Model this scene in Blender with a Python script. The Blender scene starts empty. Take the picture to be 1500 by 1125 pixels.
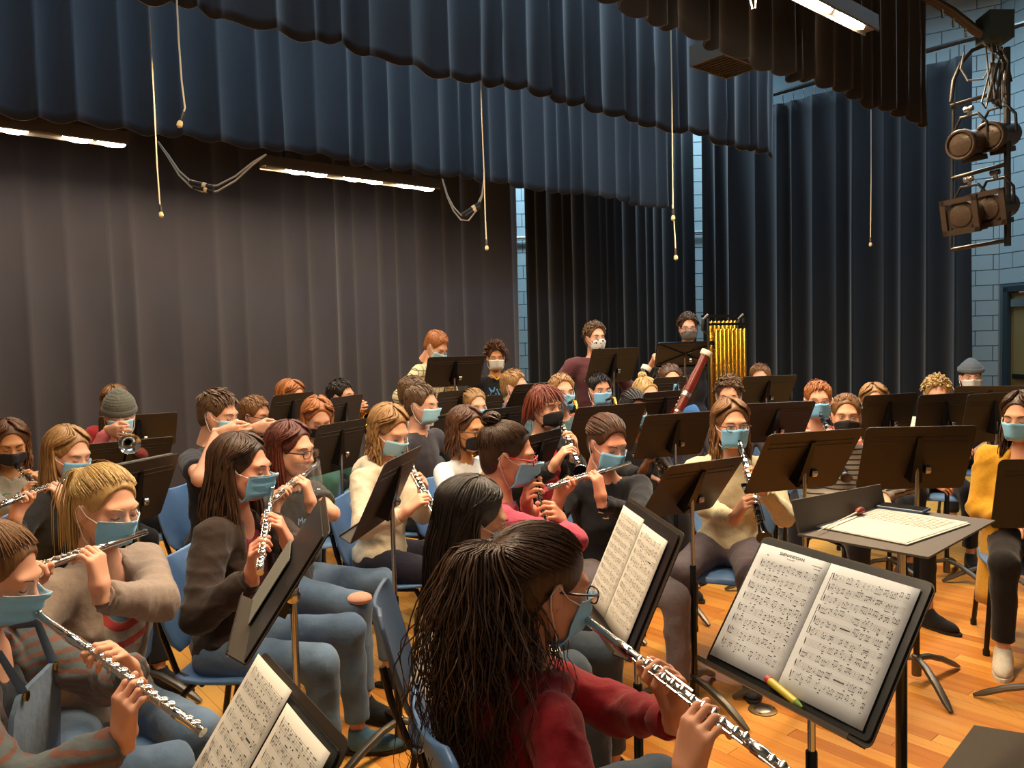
import bpy, math, random
import numpy as np
from mathutils import Vector, Matrix
random.seed(7); RNG = np.random.default_rng(11)
C = bpy.context.scene.collection
SC = bpy.context.scene
# ---------------------------------------------------------------- camera
FPX = 1127.0
CAM = np.array([0.0, 0.0, 1.62])
PITCH = math.radians(3.0); ROLL = math.radians(1.5)
F_ = np.array([0, math.cos(PITCH), -math.sin(PITCH)])
R0 = np.array([1.0, 0, 0]); U0 = np.array([0, math.sin(PITCH), math.cos(PITCH)])
R_ = R0*math.cos(ROLL) - U0*math.sin(ROLL)
U_ = U0*math.cos(ROLL) + R0*math.sin(ROLL)
cd = bpy.data.cameras.new('camera'); cam = bpy.data.objects.new('camera', cd); C.objects.link(cam)
cd.sensor_width = 36; cd.lens = 36*FPX/1500; cd.clip_start = 0.05; cd.clip_end = 100
cam.matrix_world = Matrix(((R_[0], U_[0], -F_[0], CAM[0]), (R_[1], U_[1], -F_[1], CAM[1]), (R_[2], U_[2], -F_[2], CAM[2]), (0, 0, 0, 1)))
SC.camera = cam
def P(px, py, D):
    return CAM + F_*D + R_*((px-750)/FPX*D) - U_*((py-562.5)/FPX*D)
def ray(px, py):
    return F_ + R_*((px-750)/FPX) - U_*((py-562.5)/FPX)
def atz(px, py, z):
    r = ray(px, py); t = (z-CAM[2])/r[2]; return CAM + r*t
# stage axes: U along the curtains (left near, right far), V up-stage along the right wall
UX = np.array([.77, .64, 0]); UX /= np.linalg.norm(UX)
VX = np.array([-UX[1], UX[0], 0]); NX = -VX            # NX points down-stage (towards the seats)
B0 = np.array([-.84, 8.6, 0])                          # a point of the back curtain
def stage(t, o, z=0): return B0 + UX*t + NX*o + np.array([0, 0, z])
def stage_t(px, o):                                    # t where the vertical plane at offset o crosses column px
    k = (px-750)/FPX; q = stage(0, o)
    return (k*q[1]-q[0])/(UX[0]-k*UX[1])
# ---------------------------------------------------------------- world, exposure, lights
w = bpy.data.worlds.new('world'); SC.world = w; w.use_nodes = True
w.node_tree.nodes['Background'].inputs[0].default_value = (1.0, .78, .56, 1)
w.node_tree.nodes['Background'].inputs[1].default_value = 0.13
SC.view_settings.view_transform = 'Standard'; SC.view_settings.look = 'None'
SC.view_settings.gamma = 1; SC.view_settings.use_curve_mapping = False
SC.view_settings.exposure = 0.22
WARM = (1.0, .74, .46); COOL = (.50, .78, 1.0)
def area(name, loc, size, power, col, size_y=None, rot=(0, 0, 0), spread=math.pi):
    l = bpy.data.lights.new(name, 'AREA'); l.energy = power; l.color = col; l.size = size
    if size_y: l.shape = 'RECTANGLE'; l.size_y = size_y
    l.spread = spread
    o = bpy.data.objects.new(name, l); C.objects.link(o); o.location = loc; o.rotation_euler = rot
    return o
UANG = math.atan2(UX[1], UX[0])
# warm border-light strips over the players (middle one added and unseen, the others under lens rows)
for o_, t0, t1, pw in ((4.96, -5.0, 1.2, 210), (2.6, -4.2, 2.0, 110), (.75, -4.6, -.4, 62)):
    area('strip_and_fill_light', stage((t0+t1)/2, o_, 3.17 if o_ < 2 else (3.44 if o_ < 4 else 3.37)), t1-t0, pw, WARM, .12, (0, 0, UANG), math.radians(165))
# cool work lights high in the fly space between the borders
area('fly_work_light', stage(-1.0, 2.0, 5.9), 6.5, 72, COOL, .5, (0, 0, UANG))
area('fly_work_light', stage(-1.4, 3.78, 5.7), 7.5, 112, COOL, .4, (0, 0, UANG))
area('fly_work_light', (5.3, 7.6, 6.0), 2.6, 130, COOL, 1.2)
area('fly_work_light', (.9, 11.2, 6.0), 4.0, 330, COOL, .5)
# warm house lights over the hall behind the camera
area('house_light', (1.2, -2.5, 4.6), 3.5, 26, (1, .88, .74), 2.5, (math.radians(25), 0, 0))

# ---------------------------------------------------------------- materials
MATS = {}
def srgb(h):
    h = h.lstrip('#'); v = [int(h[i:i+2], 16)/255 for i in (0, 2, 4)]
    return tuple(((x/12.92) if x <= .04045 else ((x+.055)/1.055)**2.4) for x in v)
def nmat(name):
    m = bpy.data.materials.new(name); m.use_nodes = True
    nt = m.node_tree; b = nt.nodes['Principled BSDF']
    return m, nt, b
def node(nt, t, **kw):
    n = nt.nodes.new(t)
    for k, v in kw.items():
        if k.startswith('i_'):
            n.inputs[k[2:].replace('_', ' ')].default_value = v
        else: setattr(n, k, v)
    return n
def mat(name, col, rough=.6, metal=0, noise=0, nscale=30, bump=0, bscale=60, sheen=0, coat=0, spec=.5, sss=0, stretch=None, trans=0, alpha=1):
    if name in MATS: return MATS[name]
    if isinstance(col, str): col = srgb(col)
    m, nt, b = nmat(name); L = nt.links
    b.inputs['Base Color'].default_value = (*col, 1)
    b.inputs['Roughness'].default_value = rough; b.inputs['Metallic'].default_value = metal
    b.inputs['Specular IOR Level'].default_value = spec
    b.inputs['Sheen Weight'].default_value = sheen; b.inputs['Sheen Roughness'].default_value = .5
    b.inputs['Coat Weight'].default_value = coat; b.inputs['Coat Roughness'].default_value = .1
    if trans: b.inputs['Transmission Weight'].default_value = trans
    if alpha < 1: b.inputs['Alpha'].default_value = alpha
    if sss:
        b.inputs['Subsurface Weight'].default_value = sss; b.inputs['Subsurface Scale'].default_value = .02
        b.inputs['Subsurface Radius'].default_value = (1, .35, .2)
    tc = node(nt, 'ShaderNodeTexCoord')
    mp = node(nt, 'ShaderNodeMapping'); L.new(tc.outputs['Object'], mp.inputs[0])
    if stretch: mp.inputs['Scale'].default_value = stretch
    if noise:
        n = node(nt, 'ShaderNodeTexNoise', i_Scale=nscale, i_Detail=4.0); L.new(mp.outputs[0], n.inputs[0])
        mx = node(nt, 'ShaderNodeMixRGB'); mx.inputs[1].default_value = (*[c*(1-noise) for c in col], 1)
        mx.inputs[2].default_value = (*[min(1, c*(1+noise)) for c in col], 1)
        L.new(n.outputs[0], mx.inputs[0]); L.new(mx.outputs[0], b.inputs['Base Color'])
    if bump:
        n2 = node(nt, 'ShaderNodeTexNoise', i_Scale=bscale, i_Detail=3.0); L.new(mp.outputs[0], n2.inputs[0])
        bp = node(nt, 'ShaderNodeBump', i_Strength=bump, i_Distance=.004); L.new(n2.outputs[0], bp.inputs['Height'])
        L.new(bp.outputs[0], b.inputs['Normal'])
    MATS[name] = m
    return m
def cloth(name, col, **kw):
    return mat('cloth_'+name, col, rough=.85, noise=.18, nscale=90, bump=.7, bscale=38, sheen=.15, spec=.2, **kw)
def emis(name, col, s):
    if name in MATS: return MATS[name]
    m, nt, b = nmat(name); b.inputs['Base Color'].default_value = (0, 0, 0, 1)
    b.inputs['Emission Color'].default_value = (*col, 1); b.inputs['Emission Strength'].default_value = s
    MATS[name] = m; return m
M_black = mat('black_satin', '#1c1a18', .42, noise=.2, nscale=12)
M_blackg = mat('black_gloss', '#0c0b0b', .22)
M_desk = mat('desk_lacquer', '#2e2419', .46, noise=.10, nscale=7)
M_chrome = mat('chrome', '#c9c6c0', .16, 1)
M_silver = mat('silver', '#d8d6d2', .17, 1)
M_brass = mat('brass', '#d9a441', .2, 1)
M_steel = mat('dark_steel', '#55524e', .38, 1, noise=.15)
M_base = mat('stand_base_steel', '#6a6257', .4, .8)
M_paper = mat('paper', '#d6d2c8', .8, noise=.03, nscale=5)
M_ink = mat('ink', '#353534', .8)
M_grey_ink = mat('grey_ink', '#77756f', .8)
M_rubber = mat('rubber', '#151413', .8)
M_chair = mat('chair_plastic', '#5f84b4', .42, noise=.04, bump=.15, bscale=300)
M_folder = mat('folder_vinyl', '#15181b', .35, bump=.2, bscale=25)
M_white = mat('white_plastic', '#e9e4d6', .5)
M_iris = mat('eye_white', '#c9c2b8', .3)
M_pupil = mat('eye_dark', '#2a1d14', .2)
M_glassm = mat('lens_glass', '#ffffff', .03, trans=1, alpha=.35)

# ---------------------------------------------------------------- mesh helpers
def mesh_obj(name, V, Fc, m=None, parent=None, smooth=True, origin=None, attrs=None):
    V = np.asarray(V, dtype=float)
    if origin is None and parent is not None: origin = parent.get('_o', None)
    if origin is not None: V = V - np.array(origin)
    me = bpy.data.meshes.new(name)
    if isinstance(Fc, np.ndarray) and len(Fc):
        k = Fc.shape[1]
        me.vertices.add(len(V)); me.vertices.foreach_set('co', V.astype(np.float32).ravel())
        me.loops.add(Fc.size); me.loops.foreach_set('vertex_index', Fc.astype(np.int32).ravel())
        me.polygons.add(len(Fc)); me.polygons.foreach_set('loop_start', np.arange(0, Fc.size, k, dtype=np.int32))
        me.polygons.foreach_set('loop_total', np.full(len(Fc), k, dtype=np.int32))
        me.update(calc_edges=True); me.validate()
    else:
        me.from_pydata([tuple(v) for v in V], [], [tuple(f) for f in Fc]); me.update()
    if smooth and len(me.polygons): me.polygons.foreach_set('use_smooth', np.ones(len(me.polygons), dtype=bool))
    if attrs:
        for an, (typ, data) in attrs.items():
            a = me.attributes.new(an, typ, 'POINT')
            a.data.foreach_set('vector' if typ == 'FLOAT_VECTOR' else 'value', np.asarray(data, dtype=np.float32).ravel())
    if m:
        for mm in (m if isinstance(m, (list, tuple)) else [m]): me.materials.append(mm)
    o = bpy.data.objects.new(name, me); C.objects.link(o)
    if parent is not None: o.parent = parent
    elif origin is not None: o.location = origin
    return o
def empty(name, loc, label, cat, group=None, rz=0):
    o = bpy.data.objects.new(name, None); C.objects.link(o); o.empty_display_size = .1
    o.location = loc; o.rotation_euler = (0, 0, rz)
    o['label'] = label; o['category'] = cat
    if group: o['group'] = group
    if rz == 0: o['_o'] = tuple(float(x) for x in loc)
    return o
def tag(o, label, cat, group=None):
    o['label'] = label; o['category'] = cat
    if group: o['group'] = group
    return o
class MB:
    """collects simple shapes into one mesh"""
    def __init__(s): s.v = []; s.f = []; s.mi = []; s.cur = 0
    def add(s, V, Fc):
        n = len(s.v); s.v += [tuple(map(float, v)) for v in V]; s.f += [tuple(int(i)+n for i in f) for f in Fc]; s.mi += [s.cur]*len(Fc)
    def box(s, c, size, M=None):
        x, y, z = [q/2 for q in size]
        V = np.array([(-x,-y,-z),(x,-y,-z),(x,y,-z),(-x,y,-z),(-x,-y,z),(x,-y,z),(x,y,z),(-x,y,z)])
        if M is not None: V = V @ np.array(M).T
        s.add(V+np.array(c), [(0,3,2,1),(4,5,6,7),(0,1,5,4),(1,2,6,5),(2,3,7,6),(3,0,4,7)])
    def tube(s, pts, r, n=10, cap=True, flat=1.0):
        pts = np.array(pts, float); K = len(pts)
        rr = np.full(K, r) if np.isscalar(r) else np.array(r, float)
        V, up = [], None
        for i in range(K):
            d = pts[min(i+1, K-1)]-pts[max(i-1, 0)]; L = np.linalg.norm(d)
            d = d/L if L > 1e-9 else np.array([0, 0, 1.])
            if up is None:
                up = np.array([0, 0, 1.]) if abs(d[2]) < .9 else np.array([1., 0, 0])
            a = up - d*np.dot(up, d); a /= np.linalg.norm(a); up = a; b = np.cross(d, a)
            for k in range(n):
                t = 2*math.pi*k/n; V.append(pts[i]+(a*math.cos(t)+b*math.sin(t)*flat)*rr[i])
        Fc = [(i*n+k, i*n+(k+1) % n, (i+1)*n+(k+1) % n, (i+1)*n+k) for i in range(K-1) for k in range(n)]
        if cap: Fc += [tuple(range(n))[::-1], tuple((K-1)*n+k for k in range(n))]
        s.add(V, Fc)
    def sphere(s, c, r, n=10, m=7, M=None):
        r = np.array([r]*3 if np.isscalar(r) else r)
        V = [(0, 0, 1)]
        for i in range(1, m):
            for k in range(n):
                a = math.pi*i/m; b = 2*math.pi*k/n; V.append((math.sin(a)*math.cos(b), math.sin(a)*math.sin(b), math.cos(a)))
        V.append((0, 0, -1)); V = np.array(V)*r
        if M is not None: V = V @ np.array(M).T
        Fc = [(0, 1+k, 1+(k+1) % n) for k in range(n)]
        for i in range(m-2):
            for k in range(n): Fc.append((1+i*n+k, 1+(i+1)*n+k, 1+(i+1)*n+(k+1) % n, 1+i*n+(k+1) % n))
        e = len(V)-1; Fc += [(e, 1+(m-2)*n+(k+1) % n, 1+(m-2)*n+k) for k in range(n)]
        s.add(V+np.array(c), Fc)
    def poly(s, loop, thick):            # extruded outline: loop of 3D points, thick vector
        L = np.array(loop, float); n = len(L); t = np.array(thick, float)
        s.add(np.vstack([L, L+t]), [tuple(range(n))[::-1], tuple(range(n, 2*n))]+[(i, (i+1) % n, n+(i+1) % n, n+i) for i in range(n)])
    def build(s, name, m=None, parent=None, smooth=True, origin=None):
        o = mesh_obj(name, s.v, s.f, m, parent, smooth, origin)
        if isinstance(m, (list, tuple)): o.data.polygons.foreach_set('material_index', np.array(s.mi, dtype=np.int32))
        if smooth:
            try: o.data.set_sharp_from_angle(angle=math.radians(38))
            except Exception: pass
        return o
def nrm(v): v = np.array(v, float); return v/(np.linalg.norm(v)+1e-12)
def azv(deg): a = math.radians(deg); return np.array([math.sin(a), math.cos(a), 0.])
def rounded_rect(w, h, r, n=4):
    L = []
    for cx, cy, a0 in ((w/2-r, h/2-r, 0), (-w/2+r, h/2-r, 90), (-w/2+r, -h/2+r, 180), (w/2-r, -h/2+r, 270)):
        for i in range(n+1):
            a = math.radians(a0+90*i/n); L.append((cx+r*math.cos(a), cy+r*math.sin(a)))
    return L

# ---------------------------------------------------------------- implicit-surface modeller
class Field:
    def __init__(s, lo, hi, h):
        s.lo = np.array(lo, float); s.h = h
        s.n = np.ceil((np.array(hi)-s.lo)/h).astype(int)+2
        s.F = np.full(tuple(s.n), .5, np.float32)
        s.ax = [(s.lo[i]+h*np.arange(s.n[i])).astype(np.float32) for i in range(3)]
    def _sl(s, lo, hi):
        a = np.maximum(np.floor((np.array(lo)-s.lo)/s.h).astype(int), 0); b = np.minimum(np.ceil((np.array(hi)-s.lo)/s.h).astype(int)+1, s.n)
        if np.any(b <= a): return None, None
        sl = tuple(slice(a[i], b[i]) for i in range(3))
        g = (s.ax[0][sl[0]][:, None, None], s.ax[1][sl[1]][None, :, None], s.ax[2][sl[2]][None, None, :])
        return sl, g
    def _mix(s, sl, d, k, op):
        A = s.F[sl]
        if op < 0:
            d = -d
            h = np.maximum(k-np.abs(A-d), 0)/k; s.F[sl] = np.maximum(A, d)+h*h*k*.25
        else:
            h = np.maximum(k-np.abs(A-d), 0)/k; s.F[sl] = np.minimum(A, d)-h*h*k*.25
    def cap(s, a, b, r0, r1=None, k=.02, op=1, flat=False, flat0=False):
        a = np.array(a, float); b = np.array(b, float); r1 = r0 if r1 is None else r1; R = max(r0, r1)+k+2*s.h
        sl, g = s._sl(np.minimum(a, b)-R, np.maximum(a, b)+R)
        if sl is None: return
        ab = b-a; L2 = float(ab@ab)+1e-12
        p = [g[i]-a[i] for i in range(3)]
        t0 = (p[0]*ab[0]+p[1]*ab[1]+p[2]*ab[2])/L2; t = np.clip(t0, 0, 1)
        d = np.sqrt((p[0]-t*ab[0])**2+(p[1]-t*ab[1])**2+(p[2]-t*ab[2])**2)-(r0+(r1-r0)*t)
        if flat: d = np.maximum(d, (t0-1)*math.sqrt(L2))
        if flat0: d = np.maximum(d, -t0*math.sqrt(L2))
        s._mix(sl, d.astype(np.float32), k, op)
    def ell(s, c, r, k=.02, op=1, M=None):
        c = np.array(c, float); r = np.array([r]*3 if np.isscalar(r) else r, float); R = r.max()+k+2*s.h
        sl, g = s._sl(c-R, c+R)
        if sl is None: return
        p = [g[i]-c[i] for i in range(3)]
        if M is not None:          # M rows = local axes in field space
            M = np.array(M); p = [p[0]*M[i][0]+p[1]*M[i][1]+p[2]*M[i][2] for i in range(3)]
        k0 = np.sqrt((p[0]/r[0])**2+(p[1]/r[1])**2+(p[2]/r[2])**2); k1 = np.sqrt((p[0]/r[0]**2)**2+(p[1]/r[1]**2)**2+(p[2]/r[2]**2)**2)+1e-6
        s._mix(sl, (k0*(k0-1)/k1).astype(np.float32), k, op)
    def cut_plane(s, n, c, k=.01):       # remove where n.p > c
        sl = (slice(None),)*3
        d = -(s.ax[0][:, None, None]*n[0]+s.ax[1][None, :, None]*n[1]+s.ax[2][None, None, :]*n[2]-c)
        s._mix(sl, d.astype(np.float32), k, -1)
    def mesh(s):
        F = s.F; n = np.array(F.shape); I = F < 0
        if not I.any(): return np.zeros((0, 3)), np.zeros((0, 4), int)
        cnt = np.zeros(tuple(n-1), np.int8)
        for dx in (0, 1):
            for dy in (0, 1):
                for dz in (0, 1): cnt += I[dx:n[0]-1+dx, dy:n[1]-1+dy, dz:n[2]-1+dz]
        act = (cnt > 0) & (cnt < 8); idx = np.argwhere(act)
        vid = np.full(tuple(n-1), -1, np.int32); vid[act] = np.arange(len(idx))
        cor = np.array([(a, b, c) for a in (0, 1) for b in (0, 1) for c in (0, 1)])
        val = np.stack([F[idx[:, 0]+c[0], idx[:, 1]+c[1], idx[:, 2]+c[2]] for c in cor], 1)
        acc = np.zeros((len(idx), 3)); num = np.zeros(len(idx))
        for i in range(8):
            for j in range(i+1, 8):
                if np.abs(cor[i]-cor[j]).sum() != 1: continue
                m = (val[:, i] < 0) != (val[:, j] < 0)
                t = np.where(m, val[:, i]/(val[:, i]-val[:, j]+1e-12), 0)
                acc += np.where(m[:, None], cor[i]+t[:, None]*(cor[j]-cor[i]), 0); num += m
        V = s.lo+s.h*(idx+acc/num[:, None])
        Q = []
        for ax in range(3):
            u, v = (ax+1) % 3, (ax+2) % 3
            sa = [slice(1, n[i]-1) for i in range(3)]; sa[ax] = slice(0, n[ax]-1); sb = list(sa); sb[ax] = slice(1, n[ax])
            A = I[tuple(sa)]; B = I[tuple(sb)]; E = np.argwhere(A != B)
            if not len(E): continue
            flip = A[E[:, 0], E[:, 1], E[:, 2]]
            base = E.copy(); base[:, u] += 1; base[:, v] += 1
            def cid(du, dv):
                q = base.copy(); q[:, u] -= du; q[:, v] -= dv; return vid[q[:, 0], q[:, 1], q[:, 2]]
            q = np.stack([cid(1, 1), cid(0, 1), cid(0, 0), cid(1, 0)], 1)
            q[~flip] = q[~flip][:, ::-1]; Q.append(q)
        Q = np.vstack(Q); Q = Q[(Q >= 0).all(1)]
        return V, Q
def relax(V, Q, it=2, lam=.5):
    V = V.copy()
    if not len(Q): return V
    E = np.vstack([Q[:, [0, 1]], Q[:, [1, 2]], Q[:, [2, 3]], Q[:, [3, 0]]])
    for _ in range(it):
        for l in (lam, -lam*1.04):
            S = np.zeros_like(V); n = np.zeros(len(V))
            for c in range(3):
                S[:, c] = np.bincount(E[:, 0], V[E[:, 1], c], len(V))+np.bincount(E[:, 1], V[E[:, 0], c], len(V))
            n = np.bincount(E[:, 0], minlength=len(V))+np.bincount(E[:, 1], minlength=len(V))
            V += l*(S/np.maximum(n, 1)[:, None]-V)
    return V
def vnormals(V, Q):
    N = np.cross(V[Q[:, 2]]-V[Q[:, 0]], V[Q[:, 3]]-V[Q[:, 1]])
    out = np.zeros_like(V)
    for j in range(4):
        for c in range(3): out[:, c] += np.bincount(Q[:, j], N[:, c], len(V))
    return out/(np.linalg.norm(out, axis=1)[:, None]+1e-12)
def wrinkle(V, Q, amp, fr, seed=0):
    rg = np.random.default_rng(seed); N = vnormals(V, Q); d = np.zeros(len(V))
    W = V+.03*np.sin(V[:, [1, 2, 0]]*21+rg.uniform(0, 6, 3))
    for i in range(6):
        k = rg.normal(size=3); k = k/np.linalg.norm(k)*fr*rg.uniform(.5, 1.6)
        s = 1-np.abs(np.sin(W@k+rg.uniform(0, 6.3))); d += s*s-.35
    return V+N*(d/6*amp*2)[:, None]
def joinm(parts):
    V, Q, n = [], [], 0
    for v, q in parts:
        if len(v) == 0: continue
        V.append(v); Q.append(q+n); n += len(v)
    return np.vstack(V), np.vstack(Q)
def locks_mesh(paths, rad, S=4, flat=.55, tone=None):
    """paths (N,K,3), rad (N,K) -> tapered strand bundles"""
    N, K, _ = paths.shape
    T = np.gradient(paths, axis=1); T /= np.linalg.norm(T, axis=2, keepdims=True)+1e-9
    ref = np.array([.31, .2, .93]); ref = np.where(np.abs(T@ref)[..., None] > .93, np.array([.9, -.3, .1]), ref)
    A = np.cross(T, ref); A /= np.linalg.norm(A, axis=2, keepdims=True)+1e-9; B = np.cross(T, A)
    ang = np.arange(S)*2*math.pi/S
    V = paths[:, :, None, :]+rad[:, :, None, None]*(A[:, :, None, :]*np.cos(ang)[None, None, :, None]+B[:, :, None, :]*np.sin(ang)[None, None, :, None]*flat)
    idx = np.arange(N*K*S).reshape(N, K, S)
    a = idx[:, :-1, :]; b = np.roll(a, -1, axis=2); d = idx[:, 1:, :]; c = np.roll(d, -1, axis=2)
    Q = np.stack([a, b, c, d], -1).reshape(-1, 4)
    tn = RNG.uniform(0, 1, N) if tone is None else tone
    return V.reshape(-1, 3), Q, np.repeat(tn, K*S)
# ================================================================ the setting
def wood_mat():
    m, nt, b = nmat('stage_floor_wood'); L = nt.links
    tc = node(nt, 'ShaderNodeTexCoord'); oi = node(nt, 'ShaderNodeObjectInfo')
    at = node(nt, 'ShaderNodeAttribute', attribute_name='tone')
    mp = node(nt, 'ShaderNodeMapping'); mp.inputs['Scale'].default_value = (14, .9, 14); L.new(tc.outputs['Object'], mp.inputs[0])
    n = node(nt, 'ShaderNodeTexNoise', i_Scale=3.0, i_Detail=5.0, i_Distortion=.6); L.new(mp.outputs[0], n.inputs[0])
    ad = node(nt, 'ShaderNodeMath', operation='ADD'); L.new(oi.outputs['Random'], ad.inputs[0]); L.new(at.outputs['Fac'], ad.inputs[1])
    ma = node(nt, 'ShaderNodeMath', operation='MULTIPLY_ADD'); L.new(ad.outputs[0], ma.inputs[0]); ma.inputs[1].default_value = .45
    mb = node(nt, 'ShaderNodeMath', operation='MULTIPLY'); L.new(n.outputs[0], mb.inputs[0]); mb.inputs[1].default_value = .55
    L.new(mb.outputs[0], ma.inputs[2])
    cr = node(nt, 'ShaderNodeValToRGB'); L.new(ma.outputs[0], cr.inputs[0])
    e = cr.color_ramp.elements; e[0].position = .12; e[0].color = (*srgb('#ad621f'), 1); e[1].position = .85; e[1].color = (*srgb('#e9ab52'), 1)
    x = e.new(.5); x.color = (*srgb('#d68b38'), 1)
    L.new(cr.outputs[0], b.inputs['Base Color']); b.inputs['Roughness'].default_value = .38; b.inputs['Coat Weight'].default_value = .25; b.inputs['Coat Roughness'].default_value = .3
    return m
M_wood = wood_mat()
M_gap = mat('floor_gap', '#3a1c0a', .8)
# floor: base slab + strip boards running up-stage
fb = MB(); fb.box((0.5, 5.5, -.03), (22, 22, .04)); floor = fb.build('floor', M_gap, smooth=False); floor['kind'] = 'structure'
BW = .075
near, rest = [], []
rg = random.Random(3)
FC = np.array([1.2, 3.2, 0])
for i in range(-78, 100):
    s0 = i*BW; y = -7+rg.random()*1.6
    while y < 9.5:
        ln = rg.choice((.9, 1.2, 1.6, 2.1)); c = FC+UX*(s0)+VX*(y+ln/2)
        if c[1] > -1.5 and not (abs(c[0]) > 8.5):
            k = (c[0])/max(c[1], .3)
            vis = c[1] > 1.2 and c[1] < 5.2 and k > -.1 and k < .8
            (near if vis else rest).append((c, ln, abs(c[1]-2.8)))
        y += ln
near.sort(key=lambda q: q[2]); rest += near[290:]; near = near[:290]
bm_cache = {}
ang = math.atan2(VX[1], VX[0])-math.pi/2
for c, ln, _ in near:
    if ln not in bm_cache:
        q = MB(); q.box((0, 0, -.005), (BW-.0016, ln-.002, .01)); o = q.build('floor_board', M_wood, smooth=False); bm_cache[ln] = o.data; first = o
    else:
        o = bpy.data.objects.new('floor_board', bm_cache[ln]); C.objects.link(o)
    o.location = (c[0], c[1], 0); o.rotation_euler = (0, 0, ang); o.parent = floor
V, Q, tn = [], [], []
bx = np.array([(-.5,-.5,0),(.5,-.5,0),(.5,.5,0),(-.5,.5,0)])
for c, ln, _ in rest:
    n = len(V); q = bx*np.array([BW-.0016, ln-.002, 0])
    t = rg.random()
    for p in q: V.append(c+(-NX*0)+UX*p[0]+VX*p[1]); tn.append(t)
    Q.append((n, n+1, n+2, n+3))
o = mesh_obj('floor_board_field', V, np.array(Q), M_wood, floor, False, origin=(0, 0, 0), attrs={'tone': ('FLOAT', tn)}); o['kind'] = 'stuff'
# floor pocket (round brass cover set in the boards)
pk = atz(1117, 1040, 0)
fp = empty('floor_pocket', (pk[0], pk[1], 0), 'round metal floor pocket cover set into the orange boards', 'floor socket')
q = MB(); q.tube([(0, 0, 0), (0, 0, .004), (0, 0, .006)], [.062, .06, .05], 28); q.build('rim', mat('worn_brass', '#b09468', .35, 1), fp, origin=(0, 0, 0))
q = MB(); q.tube([(0, 0, .005), (0, 0, .008)], [.04, .036], 24); q.build('cap', mat('worn_steel', '#8d8880', .35, 1), fp, origin=(0, 0, 0))
q = MB()
for a in range(3): q.tube([(.05*math.cos(a*2.1), .05*math.sin(a*2.1), .006), (.05*math.cos(a*2.1), .05*math.sin(a*2.1), .0075)], .004, 8)
q.build('screws', M_steel, fp, origin=(0, 0, 0))

# walls
M_wall = mat('painted_block', '#a9b6b8', .55, noise=.07, nscale=3, bump=.25, bscale=90)
M_joint = mat('block_joint', '#5f6a6e', .8)
def wall(name, a, b, z1, th=.2, holes=None):
    a = np.array([*a, 0.]); b = np.array([*b, 0.]); d = b-a; L = np.linalg.norm(d); d /= L; nn = np.array([d[1], -d[0], 0])
    c = (a+b)/2-nn*(th/2+.008)
    M = np.array([[d[0], -nn[0], 0], [d[1], -nn[1], 0], [0, 0, 1]])
    q = MB()
    if not holes: q.box(c+np.array([0, 0, z1/2]), (L, th, z1), M)
    else:
        x0, x1, hz = holes
        for s0, s1, lo, hi in ((0, x0, 0, z1), (x1, L, 0, z1), (x0, x1, hz, z1)):
            q.box(a+d*(s0+s1)/2-nn*(th/2+.008)+np.array([0, 0, (lo+hi)/2]), (s1-s0, th, hi-lo), M)
    o = q.build(name, M_joint, smooth=False); o['kind'] = 'structure'
    return o, a, d, nn, L
blk = {}
def blocks(wo, a, d, nn, s0, s1, z0, z1, skip=None):
    bl, bh = .4064, .2032; M = Matrix(((d[0], -nn[0], 0, 0), (d[1], -nn[1], 0, 0), (0, 0, 1, 0), (0, 0, 0, 1)))
    k0, k1 = int(z0/bh), int(math.ceil(z1/bh))
    for k in range(k0, k1):
        off = 0 if k % 2 else bl/2; i0 = int(math.floor((s0-off)/bl)); i1 = int(math.ceil((s1-off)/bl))
        for i in range(i0, i1):
            xa, xb = max(off+i*bl, s0), min(off+(i+1)*bl, s1); x = (xa+xb)/2; z = k*bh+bh/2
            if xb-xa < .03 or (skip and skip(x, z, bl)): continue
            bk = round(xb-xa, 3)
            if bk not in blk:
                q = MB(); w, h, t, e = xb-xa-.007, bh-.007, .012, .003
                q.v = [(-w/2, .02, -h/2), (w/2, .02, -h/2), (w/2, .02, h/2), (-w/2, .02, h/2), (-w/2+e, -.0, -h/2+e), (w/2-e, 0, -h/2+e), (w/2-e, 0, h/2-e), (-w/2+e, 0, h/2-e)]
                q.f = [(4, 5, 6, 7), (0, 1, 5, 4), (1, 2, 6, 5), (2, 3, 7, 6), (3, 0, 4, 7)]; q.mi = [0]*5
                o = q.build('block', M_wall, smooth=False); blk[bk] = o.data
            else:
                o = bpy.data.objects.new('block', blk[bk]); C.objects.link(o)
            o.parent = wo
            p = a+d*x+np.array([0, 0, z]); m = M.copy(); m.translation = p; o.matrix_basis = m
def wpt(px, D): q = P(px, 500, D); return (q[0], q[1])
wa, wb, wc = wpt(620, 12.3), wpt(1075, 12.1), wpt(1463, 10.3)
wd = (wc[0]+1.3, wc[1]-5.3)
w1 = wall('wall_back', wa, wb, 6.4); blocks(w1[0], w1[1], w1[2], w1[3], 1.4, 2.15, 1.2, 5.2); blocks(w1[0], w1[1], w1[2], w1[3], 4.05, 4.75, 1.2, 5.6)
w2 = wall('wall_right', wb, wc, 6.4); blocks(w2[0], w2[1], w2[2], w2[3], w2[4]-1.9, w2[4], .6, 6.3)
w2b = wall('wall_side_stage', wc, wd, 6.4, holes=(.11, 1.13, 2.18)); blocks(w2b[0], w2b[1], w2b[2], w2b[3], 0, 2.0, .2, 6.3, skip=lambda x, z, bl: (z < 2.28 and .0 < x < 1.3))
# conduit along the block wall
q = MB(); q.tube([w1[1]+w1[3]*.05+np.array([0, 0, 3.28]), w1[1]+w1[2]*w1[4]+w1[3]*.05+np.array([0, 0, 3.28])], .022, 8)
tag(q.build('wall_conduit', mat('conduit', '#b9c2c6', .4, .4)), 'thin horizontal conduit crossing the pale block wall seen between the curtains', 'conduit')
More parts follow.
